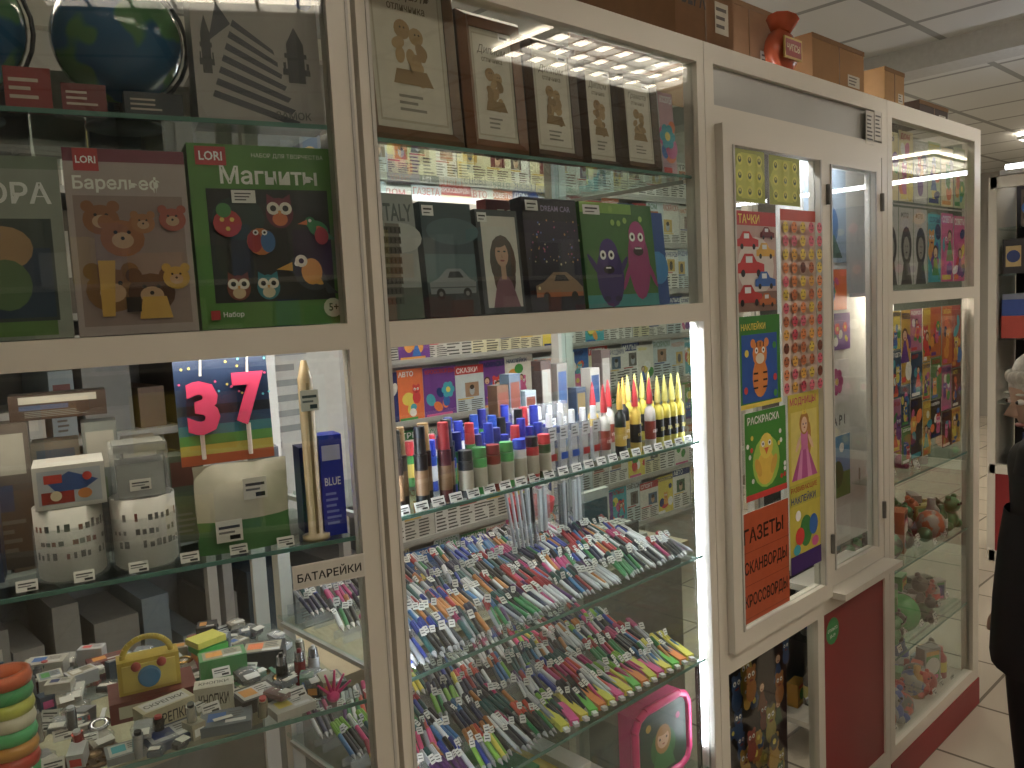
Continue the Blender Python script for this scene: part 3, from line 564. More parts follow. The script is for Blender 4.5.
tag(b,.02,-.026,.02,.035,.03,lean=0); tag(b,.06,-.027,.075,.032,.03,lean=0)
Bobj(b,'gift_bag',-.245,.055,Z+.001)
b=MB(); b.lathe([(.001,0),(.02,0),(.02,.006),(.011,.008),(.011,.235),(.004,.262),(.0008,.262)],m('#b39c72',.35),None,14)
b.box(-.002,.002,-.0115,-.0105,.01,.23,'#907848'); tag(b,-.012,-.014,.19,.026,.03,lean=0); Bobj(b,'tall_candle',-.085,.045,Z)
b=MB(); b.box(0,.034,0,.04,0,.15,m('#1f35c0',.3)); p=P(b,(0,0,0),.034,.15); p.rect(.1,.75,.9,.9,'#c8ccf8'); p.text('BLUE',.15,.5,.08,'#ffffff',.7); p.lines(.15,.1,.8,.45,6,'#8aa0f0'); b.box(-.02,-.002,.04,.08,0,.13,'#101a5a'); Bobj(b,'battery_box',-.072,.045,Z)
b=MB(); b.box(0,.105,0,.002,0,.034,'#e4e1d8'); p=P(b,(0,0,0),.105,.034); p.rect(.02,.06,.98,.94,'#dad7cc'); p.text('БАТАРЕЙКИ',.5,.28,.45,'#101014',.9,.02,center=True); Bobj(b,'shelf_sign',-.134,-.003,1.180,(0,0,0))
# bottom shelf left
Z=.985
b=MB()
for i,c in enumerate(['#3fb86a','#e04a2a','#e9a01a','#4fd07a','#e8e0c0','#d8e03a','#3fb86a','#ef6a2a']):
    T=Matrix.Translation((0,0,i*.018)); b.lathe([(.022,0),(.03,0),(.032,.008),(.03,.017),(.022,.017),(.022,0)],m(c,.3),T,20)
Bobj(b,'tape_roll_stack',-.49,.07,Z)
b=MB()
b.box(0,.085,0,.035,.0,.05,m('#d6b81e',.3)); b.box(.006,.079,-.004,.0,.006,.044,m('#e8cf4a',.3)); b.cyl((.042,-.004,.024),(.042,-.012,.024),.016,.014,'#3a8ac0',20)
for i in range(12):
    a=math.pi*i/12;a2=math.pi*(i+1)/12; q=lambda t:(.042+.034*math.cos(t),.015,.048+.03*math.sin(t)); b.cyl(q(a),q(a2),.0045,.0045,m('#d6b81e',.3),8)
for q in (.025,.06): b.ball((q,-.005,.042),.007,'#c0402a')
Bobj(b,'toy_handbag',-.36,.17,Z+.031)
b=MB(); b.box(0,.12,0,.08,0,.03,'#7a2f2a'); p=P(b,(0,0,0),.12,.03); p.rect(.1,.2,.9,.8,'#c9c3a8'); Bobj(b,'stationery_box_set',-.375,.15,Z)
b=MB()
b.lathe([(.001,0),(.034,0),(.036,.003),(.034,.006),(.03,.005),(.001,.005)],m('#5f4326',.35,.5),None,28)
for i in range(14):
    a=i*.449; b.cyl((.02*math.cos(a),.02*math.sin(a),.005),(.028*math.cos(a),.028*math.sin(a),.006),.002,.002,m('#8a6a40',.3,.6),6)
b.ball((0,0,.005),.012,m('#8a6a40',.3,.6),sz=.3); Bobj(b,'souvenir_coin',-.40,.065,Z+.001)
def pack(b,x,y,z,w,d,h,c,rz,lab=None):
    M=Matrix.Translation((x,y,z))@Matrix.Rotation(rz,4,'Z'); b.box(-w/2,w/2,-d/2,d/2,0,h,c,M)
    p=P(b,(-w/2,-d/2,h),w,d,(1,0,0),(0,1,0),(0,0,1),M); p.rect(.08,.1,.92,.9,R.choice(['#d4d2cc','#b9bcc0','#b0a890','#8c9aa8',c]))
    if lab: p.text(lab,.12,.35,.32,'#26221c',.76); q=P(b,(-w/2,-d/2,0),w,h,M=M); q.text(lab,.12,.3,.45,'#3a342a',.76)
    else:
        p.rect(.15,.3,.5,.8,R.choice(BR)); p.rect(.5,.12,.9,.3,'#e0e0de'); p.lines(.55,.4,.9,.8,3,'#555555')
b=MB()
for (x,y,w,d,h,c,l) in ((-.305,.11,.075,.035,.035,'#c9c09a','СКРЕПКИ'),(-.235,.12,.055,.03,.04,'#cfcbb4','КНОПКИ'),(-.30,.06,.08,.05,.012,'#3a4a66',None),(-.21,.2,.07,.04,.05,'#4fa05a',None),(-.36,.05,.05,.04,.01,'#8a8f94',None),(-.14,.24,.07,.05,.03,'#2a2c30',None),(-.18,.1,.06,.05,.02,'#1c1e24',None),(-.07,.09,.04,.05,.015,'#5a5f6a',None),(-.23,.055,.07,.05,.014,'#6f7a84',None),(-.14,.05,.06,.045,.012,'#c9c5bb',None)):
    pack(b,x,y,Z,w,d,h,c,R.uniform(-.3,.4),l)
for i in range(26): pack(b,R.uniform(-.62,-.14),R.uniform(.25,.4),Z+R.choice([0,.015]),R.uniform(.03,.06),R.uniform(.02,.04),R.uniform(.01,.05),R.choice(['#2a2c30','#8c9096','#c9ccd2','#5b6a7a','#b0a890','#7a2a2a','#31506a','#c8c4b8']),R.uniform(-.5,.5))
Bobj(b,'stationery_box_set')
b=MB()
GP=['#2a2c30','#8c9096','#c9ccd2','#5b6a7a','#b0a890','#7a2a2a','#31506a','#d8d4c8','#1a1c20','#c03a3a','#3a7a5a','#c9ccd2','#a8a49a']
for i in range(460):
    x=R.uniform(-1.1,-.06);y=R.uniform(.03,.41); 
    if x>-.07-.13*y: continue
    if -.40<x<-.25 and .13<y<.24: continue
    k=R.random(); rz=R.uniform(-.6,.6); z=Z+R.choice([0,0,.008,.02]); M=Matrix.Translation((x,y,z))@Matrix.Rotation(rz,4,'Z')@Matrix.Rotation(R.uniform(-.2,.3),4,'X')
    c=m(R.choice(GP),.35)
    if k<.45:
        w,d=R.uniform(.012,.024),R.uniform(.016,.028); b.box(-w*.7,w*.7,-d*.7,d*.7,0,.007,c,M); b.ball((0,0,.004),1,CLEAR,M,sx=w,sy=d,sz=.010,seg=8,rings=5); b.box(-w*.5,w*.6,-d*.95,-d*.4,.012,.0125,PAPER,M)
    elif k<.58: h=R.uniform(.02,.04); b.cyl((0,0,0),(0,0,h),.007,.007,m(R.choice(GP),.25,.7),12,M); b.cyl((0,0,h),(0,0,h+.004),.005,.005,c,10,M)
    elif k<.72: b.lathe([(.010,0),(.015,.002),(.010,.004),(.007,.003),(.010,0)],m(R.choice(['#c9ccd2','#b08a40']),.2,.9),M,14); b.box(-.003,.003,.012,.034,0,.002,c,M)
    elif k<.86: b.box(-.010,.010,-.014,.014,0,.022,c,M); p=P(b,(-.010,-.014,0),.020,.022,M=M); p.rect(.15,.2,.85,.7,R.choice(BR))
    else: tag(b,0,0,.012,.026,.016,M,lean=.7)
Bobj(b,'small_goods_set')
b=MB()
for x,c in ((0,'#8a1420'),(.022,'#b9bcc2'),(-.028,'#17181c')):
    b.cyl((x,0,0),(x,0,.038),.009,.009,m(c,.2,.3),14); b.cyl((x,0,.038),(x,0,.052),.008,.007,m('#b8babf',.2,.9),14); b.cyl((x,0,.052),(x,0,.057),.004,.003,m(c,.3),10)
Bobj(b,'lighter_set',-.105,.13,Z)
b=MB()
for i,c in enumerate(['#46c84a','#f04a9a','#ff8a1a','#46c84a','#e8e03a']): b.box(0,.05,0,.04,i*.012,.01+i*.012,m(c,.4),Matrix.Rotation(.1*i,4,'Z'))
Bobj(b,'sticky_note_stack',-.24,.24,Z)
b=MB()
for k in range(5):
    a=k*.5-.9; b.cyl((0,0,.0),(.03*math.sin(a),-.006,.03+.014*math.cos(a*2)),.0035,.0015,m('#f01a8a',.3),8)
b.ball((0,0,.002),.01,m('#f01a8a',.3)); Bobj(b,'hair_clip',-.075,.055,Z)
b=MB()
for i in range(26):
    x=-1.1+i*.036; h=R.uniform(.06,.2); y=.08+R.uniform(0,.05); c=R.choice(GP+BR); b.box(x,x+.032,y,.3,.6,.6+h,c); p=P(b,(x,y,.6),.032,h); p.rect(.1,.5,.9,.9,R.choice(BR)); p.lines(.15,.1,.85,.4,3,'#555555')
Bobj(b,'toy_box_set')
# ================================================================ window posters
def fix(name,x0,x1,z0,z1,y,art,*a,**k):
    b=MB(); b.box(0,x1-x0,0,.0012,0,z1-z0,PAPER); p=P(b,(0,0,0),x1-x0,z1-z0); art(p,*a,**k); return b.build(name,(x0,y,z0))
YS=-.0085
def sp_yg(p):
    hexp=[(.5+.5*math.cos(a),.5+.5*math.sin(a)) for a in [i*math.pi/3 for i in range(6)]]
    p.rect(0,0,1,1,'#a3ad18'); p.pol(hexp,'#c8d020')
    for i in range(3):
        for j in range(3): p.circ(.2+.3*i,.2+.3*j,.11,'#e2e23a'); p.circ(.2+.3*i,.2+.3*j,.06,'#3a5a12'); p.circ(.2+.3*i,.22+.3*j,.03,'#d8d83a')
fix('sticker_sheet',1.612,1.745,1.765,1.88,YS,sp_yg); fix('sticker_sheet',1.765,1.91,1.765,1.878,YS,sp_yg)
def carp(p,u,v,s,c):
    p.pol([(u-.24*s,v-.05*s),(u+.26*s,v-.05*s),(u+.26*s,v+.02*s),(u+.12*s,v+.04*s),(u+.05*s,v+.1*s),(u-.1*s,v+.1*s),(u-.18*s,v+.03*s),(u-.24*s,v+.02*s)],c); p.circ(u-.13*s,v-.05*s,.03*s,'#111111',10); p.circ(u+.15*s,v-.05*s,.03*s,'#111111',10); p.rect(u-.08*s,v+.03*s,u+.04*s,v+.08*s,'#e8f0f4')
def sp_cars(p):
    p.rect(0,0,1,1,'#c8a8a0'); p.rect(0,.86,1,1,'#c81e1e'); p.text('ТАЧКИ',.1,.88,.09,'#f7df2c',.8); p.ell(.5,.45,.35,.3,'#e0d8d0'); p.rect(0,0,1,.2,'#8a6a5a')
    for u,v,c,s in ((.3,.7,'#d42020',1),(.72,.6,'#e8b01a',.9),(.35,.45,'#d42020',1.3),(.7,.3,'#2a6ac0',1),(.3,.15,'#c81e1e',1.2),(.74,.1,'#c86a1a',.8),(.76,.78,'#7a1a1a',.7)): carp(p,u,v,s,c)
fix('sticker_poster',1.61,1.79,1.52,1.745,YS,sp_cars)
def sp_tiger(p):
    p.rect(0,0,1,1,'#2f8a2a'); p.rect(.08,.06,.92,.8,'#1f5fc0'); p.ell(.5,.32,.16,.22,'#ef8a1a'); p.circ(.5,.58,.15,'#ef8a1a'); p.circ(.34,.7,.05,'#ef8a1a'); p.circ(.66,.7,.05,'#ef8a1a'); p.ell(.5,.53,.09,.06,'#f8ead0')
    for q in(.42,.58): p.circ(q,.62,.035,'#ffffff'); p.circ(q,.62,.015,'#111111')
    for v in (.2,.28,.36): p.rect(.34,v,.44,v+.02,'#2a1608'); p.rect(.56,v,.66,v+.02,'#2a1608')
    for q in (.42,.5,.58): p.rect(q-.01,.66,q+.01,.71,'#2a1608')
    for x,y in ((.15,.2),(.85,.3),(.18,.6),(.84,.66),(.85,.12)): p.circ(x,y,.04,R.choice(['#f7df2c','#e8322a','#3fa542']))
    p.text('НАКЛЕЙКИ',.06,.85,.09,'#f7df2c',.88,.02); p.rect(0,0,1,.05,'#f7df2c')
fix('sticker_poster',1.615,1.80,1.30,1.51,YS,sp_tiger)
def sp_em(p):
    p.rect(0,0,1,1,'#e9cfc0'); p.rect(0,.94,1,1,'#d8503a')
    for i in range(5):
        for j in range(13):
            u,v=.1+.2*i,.04+.072*j; c=R.choice(['#f0b01c','#f0d01c','#d9405a','#7a3a1a','#ef8a3a','#c86a2a','#e8607a']); p.circ(u,v,.03,c); p.circ(u-.04,v+.01,.006,'#111111',6); p.circ(u+.04,v+.01,.006,'#111111',6); p.rect(u-.04,v-.014,u+.04,v-.009,'#6a1010')
fix('sticker_poster',1.812,1.985,1.31,1.757,YS,sp_em)
def sp_chick(p):
    p.rect(0,0,1,1,'#3f9a2a'); p.ell(.5,.4,.3,.3,'#a8d83a'); p.ell(.48,.33,.2,.2,'#f4c81c'); p.circ(.5,.58,.15,'#f8dc2a'); p.ell(.3,.35,.06,.12,'#e8b01a',.5); p.ell(.68,.35,.06,.12,'#e8b01a',-.5)
    for q in(.42,.58): p.circ(q,.61,.035,'#ffffff'); p.circ(q,.61,.016,'#111111')
    p.pol([(.44,.56),(.56,.56),(.5,.48)],'#ef6a1a'); p.text('РАСКРАСКА',.06,.86,.09,'#ffffff',.88,.02); p.rect(0,0,1,.07,'#e8322a')
    for i in range(12): p.circ(R.choice([R.uniform(.03,.2),R.uniform(.8,.97)]),R.uniform(.1,.8),.03,R.choice(['#e8322a','#ffffff','#f7df2c']),8)
fix('sticker_poster',1.635,1.82,1.085,1.29,YS,sp_chick)
def sp_prin(p):
    p.rect(0,0,1,1,'#d8c81e'); p.rect(.08,.52,.92,.9,'#e8d860'); p.text('МОДНИЦЫ',.06,.93,.05,'#d0206a',.88,.02)
    p.pol([(.08,.52),(.92,.52),(.74,.62),(.6,.7),(.4,.7),(.26,.62)],'#c850a0'); p.pol([(.25,.52),(.4,.52),(.45,.7),(.4,.7)],'#e890c8'); p.pol([(.6,.52),(.75,.52),(.6,.7),(.55,.7)],'#e890c8'); p.pol([(.4,.68),(.6,.68),(.62,.78),(.38,.78)],'#e07ab8'); p.ell(.5,.83,.055,.065,'#c98a2a'); p.ell(.66,.74,.02,.09,'#c98a2a'); p.ell(.5,.82,.035,.045,'#f0c8a8'); p.ell(.3,.72,.015,.05,'#f0c8a8',-.6); p.ell(.7,.72,.015,.05,'#f0c8a8',.6); p.pol([(.42,.88),(.46,.91),(.5,.885),(.54,.91),(.58,.88)],'#f7df2c')
    p.circ(.46,.825,.006,'#223388',6); p.circ(.55,.825,.006,'#223388',6); p.ell(.5,.805,.008,.004,'#b02020')
    p.rect(0,.38,1,.5,'#c4bb1a'); p.text('РАЗВИВАЮЩИЕ',.04,.45,.035,'#b01a1a',.92,.02); p.text('НАКЛЕЙКИ',.04,.39,.05,'#123a8c',.92,.02)
    p.rect(0,0,1,.1,'#4a2a7a'); p.ell(.5,.22,.07,.09,'#3a8a3a'); p.ell(.3,.2,.05,.05,'#e8322a'); p.ell(.75,.24,.05,.06,'#2b6fc4'); p.ell(.25,.32,.03,.03,'#ffffff'); p.ell(.8,.14,.04,.03,'#e85aa0'); p.ell(.2,.13,.04,.03,'#2fb6c9')
fix('sticker_poster',1.832,1.99,.86,1.31,YS,sp_prin)
def sp_or(p):
    p.rect(0,0,1,1,'#c8500f'); 
    for i,t in enumerate(['ГАЗЕТЫ','СКАНВОРДЫ','КРОССВОРДЫ']): p.text(t,.05,.72-.3*i,.14,'#3a1408',.9,.02); p.rect(0,.64-.3*i,1,.645-.3*i,'#8a3408')
fix('paper_sign',1.61,1.825,.80,1.06,YS,sp_or)
b=MB(); b.box(2.06,2.80,.13,.14,.78,1.93,m('#e4e4e0',.5)); 
def land(p): p.rect(0,0,1,1,'#5aa0d8'); p.rect(0,0,1,.4,'#4f9a3a'); p.ell(.3,.4,.15,.2,'#e07a2a'); p.ell(.7,.38,.2,.22,'#2f7a3a'); p.circ(.8,.8,.08,'#ffffff'); p.rect(.4,.2,.6,.42,'#b0402a'); p.pol([(.36,.42),(.64,.42),(.5,.6)],'#7a2a1a'); p.ell(.2,.12,.1,.06,'#e8d030')
def flow(p):
    p.rect(0,0,1,1,'#e9e4e6')
    for u in (.28,.7):
        for i in range(7): a=i*.9; p.ell(u+.1*math.cos(a),.5+.2*math.sin(a),.12,.12,'#c8408a')
        p.circ(u,.5,.08,'#f0d040')
def bluep(p): p.rect(0,0,1,1,'#a9bdd0'); p.ell(.4,.6,.25,.3,'#e4ecf4'); p.ell(.65,.4,.15,.2,'#4a7ab0'); p.ell(.3,.3,.1,.1,'#3a5a4a'); p.pol([(.1,.05),(.9,.05),(.7,.3),(.2,.25)],'#4a6a5a')
for (x,z,w,h,f) in ((2.19,1.64,.26,.27,bluep),(2.19,1.50,.26,.12,mag),(2.17,1.38,.14,.11,mag),(2.33,1.38,.14,.11,mag),(2.18,1.22,.28,.13,flow),(2.18,.93,.28,.19,land)):
    b.box(x,x+w,.127,.1295,z,z+h,PAPER); f(P(b,(x,.127,z),w,h))
p=P(b,(2.18,.127,.80),.28,.1); p.rect(0,0,1,1,'#f0f0ee'); p.text('размер А4',.05,.6,.25,'#333333',.7,0,.3); p.text('75 мин-45р',.1,.15,.25,'#333333',.8,0,.3)
p=P(b,(2.18,.127,1.14),.28,.06); p.text('A P I',.6,.2,.5,'#444444',.3)
b.build('notice_board')
b=MB(); b.box(2.355,2.40,-.0012,0,1.97,2.05,PAPER); b.box(2.30,2.35,-.0012,0,1.955,2.045,PAPER); p=P(b,(2.3,-.0013,1.955),.05,.09); p.lines(.1,.1,.9,.9,7,'#555555'); p=P(b,(2.355,-.0013,1.97),.045,.08); p.lines(.1,.1,.9,.9,6,'#555555'); b.build('paper_notice')
b=MB(); b.box(1.57,1.98,.09,.10,.15,.70,m('#241a18')); 
p=P(b,(1.57,.09,.15),.41,.55)
for i in range(60): fig(p,R.random()*.84+.08,R.random()*.72+.17,R.uniform(.03,.06),R.choice(['#c8981a','#2b6a3a','#2b4f84','#a83a2a','#5a5a50','#b06a1a','#7a3a1a','#a89820']))
b.build('toy_display_card')
# ================================================================ right cabinet goods
def port(p): p.rect(0,0,1,1,'#cfcdc8'); p.ell(.5,.5,.17,.26,'#3c3a38'); p.pol([(.1,0),(.9,0),(.7,.3),(.3,.3)],'#55524e'); p.ell(.5,.48,.1,.15,'#a8a29a'); p.circ(.45,.5,.012,'#222222',6); p.circ(.57,.5,.012,'#222222',6); p.ell(.5,.42,.03,.01,'#4a3a38'); p.text('ФОТО',.1,.87,.07,'#222222',.6)
for r,(z0,z1) in enumerate(((1.815,2.03),(1.565,1.80))):
    for i in range(6):
        x=2.485+i*.114; bgc=R.choice(['#e8a0a8','#f0e0a0','#d8d8d0','#e0503a','#e8c0c8','#c8d8a0'])
        (fix('wall_calendar',x,x+.106,z0,z1,.03,port) if (r==1 and i<3) else fix('greeting_card',x,x+.106,z0+.004,z1-R.uniform(0,.02),.03,mag,bgc if r==0 else R.choice(BR)))
b=MB(); b.box(2.478,3.16,.03,.036,1.808,1.812,ALU); b.build('trim_2')
x=2.482; i=0
while x<3.12:
    w=R.uniform(.06,.11); top=1.49; 
    while top>1.06:
        h=R.uniform(.12,.24); fix('coloring_book',x,min(3.16,x+w),max(1.0,top-h),top-.004,.035+.002*(i%2),mag,R.choice(['#d8a81a','#b8321e','#e7cf2c','#5f9542','#c8709a','#c8b890','#d86a1a','#6a3a2a','#3a5a7a','#4a3a2a'])); top-=h; i+=1
    x+=w+.003
def toys(name,Z,n,pal,hmax):
    b=MB()
    for i in range(n):
        x=R.uniform(2.52,3.13); y=R.uniform(.065,.38); c=m(R.choice(pal),.3); k=R.random(); s=R.uniform(1.1,1.75) if hmax>.06 else R.uniform(.8,1.1); M=Matrix.Translation((x,y,Z))@Matrix.Rotation(R.uniform(-.7,.7),4,'Z')@Matrix.Scale(s,4)
        if k<.2: r=R.uniform(.02,.03); b.ball((0,0,r),r,m(R.choice(pal),.3,scale=30,h2=R.choice(pal)),M)
        elif k<.5: h=R.uniform(.03,hmax); w=R.uniform(.018,.028); b.box(-w,w,-.012,.012,0,h,c,M); p=P(b,(-w,-.012,0),2*w,h,M=M); p.rect(.1,.1,.9,.9,R.choice(BR)); p.circ(.5,.5,.25,R.choice(BR)); p.rect(.15,.12,.85,.25,R.choice(BR)); p.rect(.1,.8,.9,.92,R.choice(pal))
        elif k<.68: r=.016; b.lathe([(.001,0),(r,0),(r,.05),(.008,.062),(.008,.075),(.001,.075)],c,M,14); b.lathe([(r+.0004,.015),(r+.0004,.04)],R.choice(BR),M,14)
        elif k<.8:
            b.box(-.028,.028,-.012,.012,.006,.018,c,M); b.box(-.014,.016,-.011,.011,.018,.03,'#a8c4d4',M)
            for q in (-.018,.018):
                for w in (-.013,.013): b.cyl((q,w-.002,.007),(q,w+.002,.007),.007,.007,'#111111',10,M)
        else:
            b.ball((0,0,.022),.024,c,M); b.ball((0,-.012,.056),.017,c,M); b.ball((.012,-.01,.072),.006,c,M); b.ball((-.012,-.01,.072),.006,c,M); b.ball((.02,-.014,.012),.01,c,M); b.ball((-.02,-.014,.012),.01,c,M); b.ball((.006,-.028,.06),.003,'#111111',M,seg=6,rings=4); b.ball((-.006,-.028,.06),.003,'#111111',M,seg=6,rings=4)
        if R.random()<.5: tag(b,x-.02,max(.03,y-.05),Z+R.choice([0,.02]),.03,.02)
    b.build(name)
toys('toy_set',.96,60,['#c83a2a','#e8a01a','#7a4a2a','#b8b0a0','#8a3a5a','#e0c040','#3a2a24','#b0a898'],.04)
toys('toy_set',.68,66,['#3a8a4a','#a9a040','#8a8a84','#2a6a3a','#c86a2a','#a8a498','#1f7a4a','#5a6a3a','#4a3a30'],.09)
toys('toy_set',.40,66,['#2f8a3f','#57b84a','#a8a8a0','#b83a2a','#3f6a3a','#e07a1a','#7a7a74','#2a4a2a','#4a4038'],.09)
toys('toy_set',.121,66,['#6a6a64','#3f9a3f','#c03a3a','#e0a01a','#a9a9a4','#e8402a','#3a5ab0','#4a4a44'],.09)
b=MB(); b.ball((0,0,.065),.065,m('#2fae4a',.25),seg=20,rings=12); b.build('rubber_ball',(2.75,.095,.401))
b=MB(); b.ball((0,0,.055),.055,m('#e8641a',.25),seg=20,rings=12); b.build('rubber_ball',(2.56,.09,.122))
# ================================================================ newspaper rack behind counter
b=MB()
X0,X1=1.66,4.3
for r in range(8):
    z=.42+r*.235; b.box(X0,X1,1.58,1.66,z-.012,z,ALU); b.box(X0,X1,1.575,1.58,z,z+.015,m('#b9b9b4',.3))
    x=X0+R.uniform(0,.05)
    while x<X1-.18:
        w=R.uniform(.12,.17); h=R.uniform(.2,.225)
        card3(b,x,x+w,1.59+R.uniform(0,.01),z+.001,z+h,news if (R.random()<.75 or r>5) else mag,th=.003)
        x+=w*R.uniform(.8,1.02)
for x in [X0,2.5,3.4,X1]: b.box(x-.015,x+.015,1.66,1.70,0,2.35,ALU)
b.box(X0,X1,1.70,1.71,.1,2.35,m('#b8b5ac',.7))
b.build('newspaper_rack')
b=MB(); LZ=1.925; b.box(1.6,2.8,1.47,1.51,LZ+.015,LZ+.04,'#e0e0de'); b.cyl((1.63,1.49,LZ),(2.77,1.49,LZ),.015,.015,m('#f4f8ff',.5,emit=34,var=0),10); b.box(1.62,1.64,1.49,1.575,LZ+.015,LZ+.03,ALU); b.box(2.76,2.78,1.49,1.575,LZ+.015,LZ+.03,ALU); b.box(1.6,1.63,1.475,1.505,LZ-.015,LZ+.02,'#e0e0de');b.box(2.77,2.8,1.475,1.505,LZ-.015,LZ+.02,'#e0e0de'); b.build('fluorescent_lamp')
b=MB()
SX0,SX1=-.8,1.6
for x in (SX0,.3,1.05,SX1): b.box(x-.015,x+.015,1.5,1.9,0,2.2,m('#b4b4b0',.4))
for z in (.1,.5,.9,1.25,1.6,1.95): b.box(SX0,SX1,1.5,1.9,z-.02,z,m('#b4b4b0',.4))
for z in (.1,.5,.9,1.25,1.6,1.95):
    x=SX0+.03
    while x<SX1-.1:
        w=R.uniform(.05,.15); h=R.uniform(.08,.3); w=min(w,SX1-.02-x)
        c=R.choice(['#6a625a','#8a8a88','#5a6470','#a8a49c','#4a4440','#7a5a3c','#c8c6c0','#344a5a','#9a9890','#8fa0a8']); b.box(x,x+w,1.55,1.85,z,z+h,c); p=P(b,(x,1.55,z),w,h)
        if R.random()<.7: p.rect(.15,.35,.85,.8,R.choice(['#c8c6c0','#8a8a88','#3a5a7a','#7a3a30','#d8d4c8'])); p.lines(.2,.08,.8,.3,3,'#5a5a58'); p.circ(.5,.57,.12,R.choice(['#7a3a30','#3a5a7a','#c8b060','#4a4440']))
        x+=w+R.uniform(.003,.04)
b.box(SX0,SX1,1.9,1.91,0,2.2,m('#9a9c9c',.7)); b.build('storage_shelf')
b=MB(); b.box(.95,1.5,1.44,1.46,.9,1.62,'#d8dadc'); b.box(.98,1.47,1.435,1.44,.93,1.59,'#eef0f0'); p=P(b,(.98,1.434,.93),.49,.66); p.lines(.1,.3,.8,.9,8,'#b0b4b8'); b.box(.97,1.0,1.46,1.49,0,.95,ALU); b.box(1.45,1.48,1.46,1.49,0,.95,ALU); b.build('whiteboard')
b=MB(); b.box(.2,2.3,.62,.95,.70,.73,m('#b8a888',.5)); b.box(.22,2.28,.64,.93,0,.70,m('#8f8a80',.6)); b.build('sales_counter')
b=MB(); b.box(0,.25,0,.18,0,.05,'#c8c8c4'); b.box(.02,.23,.02,.1,.05,.09,'#3a3c40'); b.box(.04,.2,.12,.14,.05,.2,'#d8d8d4'); b.box(.055,.185,.115,.12,.09,.17,'#2a5a6a')
for i in range(5):
    for j in range(3): b.box(.04+.035*i,.065+.035*i,.03+.022*j,.045+.022*j,.09,.096,'#e0e0dc')
b.build('cash_register',(1.9,.68,.731))
b=MB(); b.box(-.12,.12,-.08,.1,0,.15,'#c8c6c0'); p=P(b,(-.12,-.08,0),.24,.15); p.rect(.1,.2,.6,.8,'#5a8ab0'); p.lines(.65,.2,.9,.8,4,'#666666'); b.build('paper_box',(1.67,.74,.731))
b=MB(); b.lathe([(.001,0),(.05,0),(.075,.1),(.071,.1),(.048,.005),(.001,.005)],m('#c01a28',.3),None,20); b.build('plastic_bowl',(1.67,.74,.882))
# ================================================================ far cabinet + background
cf=empty('display_cabinet')
b=MB(); FX=5.0
for y in (.47,-.5,-1.5,-2.5): b.box(FX,FX+.04,y,y+.04,0,2.12,WHITE)
for z0,z1 in ((2.06,2.12),(.5,.55),(.0,.06)): b.box(FX,FX+.04,-2.5,.5,z0,z1,WHITE)
b.box(FX+.005,FX+.03,-2.5,.5,.06,.5,RED); b.box(FX+.42,FX+.45,-2.5,.49,0,2.12,m('#3a3436',.7)); b.box(FX+.001,FX+.45,.5,.51,0,2.12,WHITE)
for z in (.9,1.25,1.6,1.85): b.box(FX+.02,FX+.42,-2.48,.48,z-.01,z,SHELFG)
b.build('cabinet_frame',parent=cf)
b=MB()
for z in (.55,.9,1.25,1.6,1.85):
    y=-2.4
    while y<(.36 if z!=1.25 else -.35):
        w=R.uniform(.04,.11); h=R.uniform(.08,.2); c=R.choice(['#2a2224','#3a3040','#5a2a2a','#7a1f24','#8a8478','#20262e','#2a3a6a','#6a5848']); 
        b.box(FX+.06,FX+.2,y,y+w,z,z+h,c); p=P(b,(FX+.06,y+w,z),w,h,(0,-1,0),(0,0,1),(-1,0,0)); p.rect(.15,.2,.85,.8,R.choice(['#333333','#555555','#8a2a2a','#c8a860','#3a4a7a','#c8c4bc'])); p.circ(.5,.5,.18,R.choice(BR)); y+=w+.012
b.box(FX+.05,FX+.3,-.3,.46,1.25,1.37,'#c03a22'); b.box(FX+.06,FX+.3,-.3,.46,1.371,1.46,'#2a50a8'); b.box(FX+.07,FX+.3,-.3,.46,1.461,1.49,'#8a90a8')
b.build('souvenir_set')
b=MB(); b.box(FX-.02,FX+.04,-2.3,.45,2.125,2.15,'#e0e0de'); b.cyl((FX+.01,-2.28,2.165),(FX+.01,.43,2.165),.014,.014,m('#f4f8ff',.5,emit=16,var=0),10); b.build('fluorescent_lamp')
b=MB()
for z in (.3,.8,1.3,1.8): b.box(-1.5,6,YF,YF+.35,z-.02,z,WHITE)
for r,z in enumerate((.3,.8,1.3,1.8)):
    x=-1.45
    while x<5.9: w=R.uniform(.1,.3); b.box(x,x+w,YF+.05,YF+.3,z,z+R.uniform(.15,.4),R.choice(BR+GP)); x+=w+.03
b.build('shop_shelving')
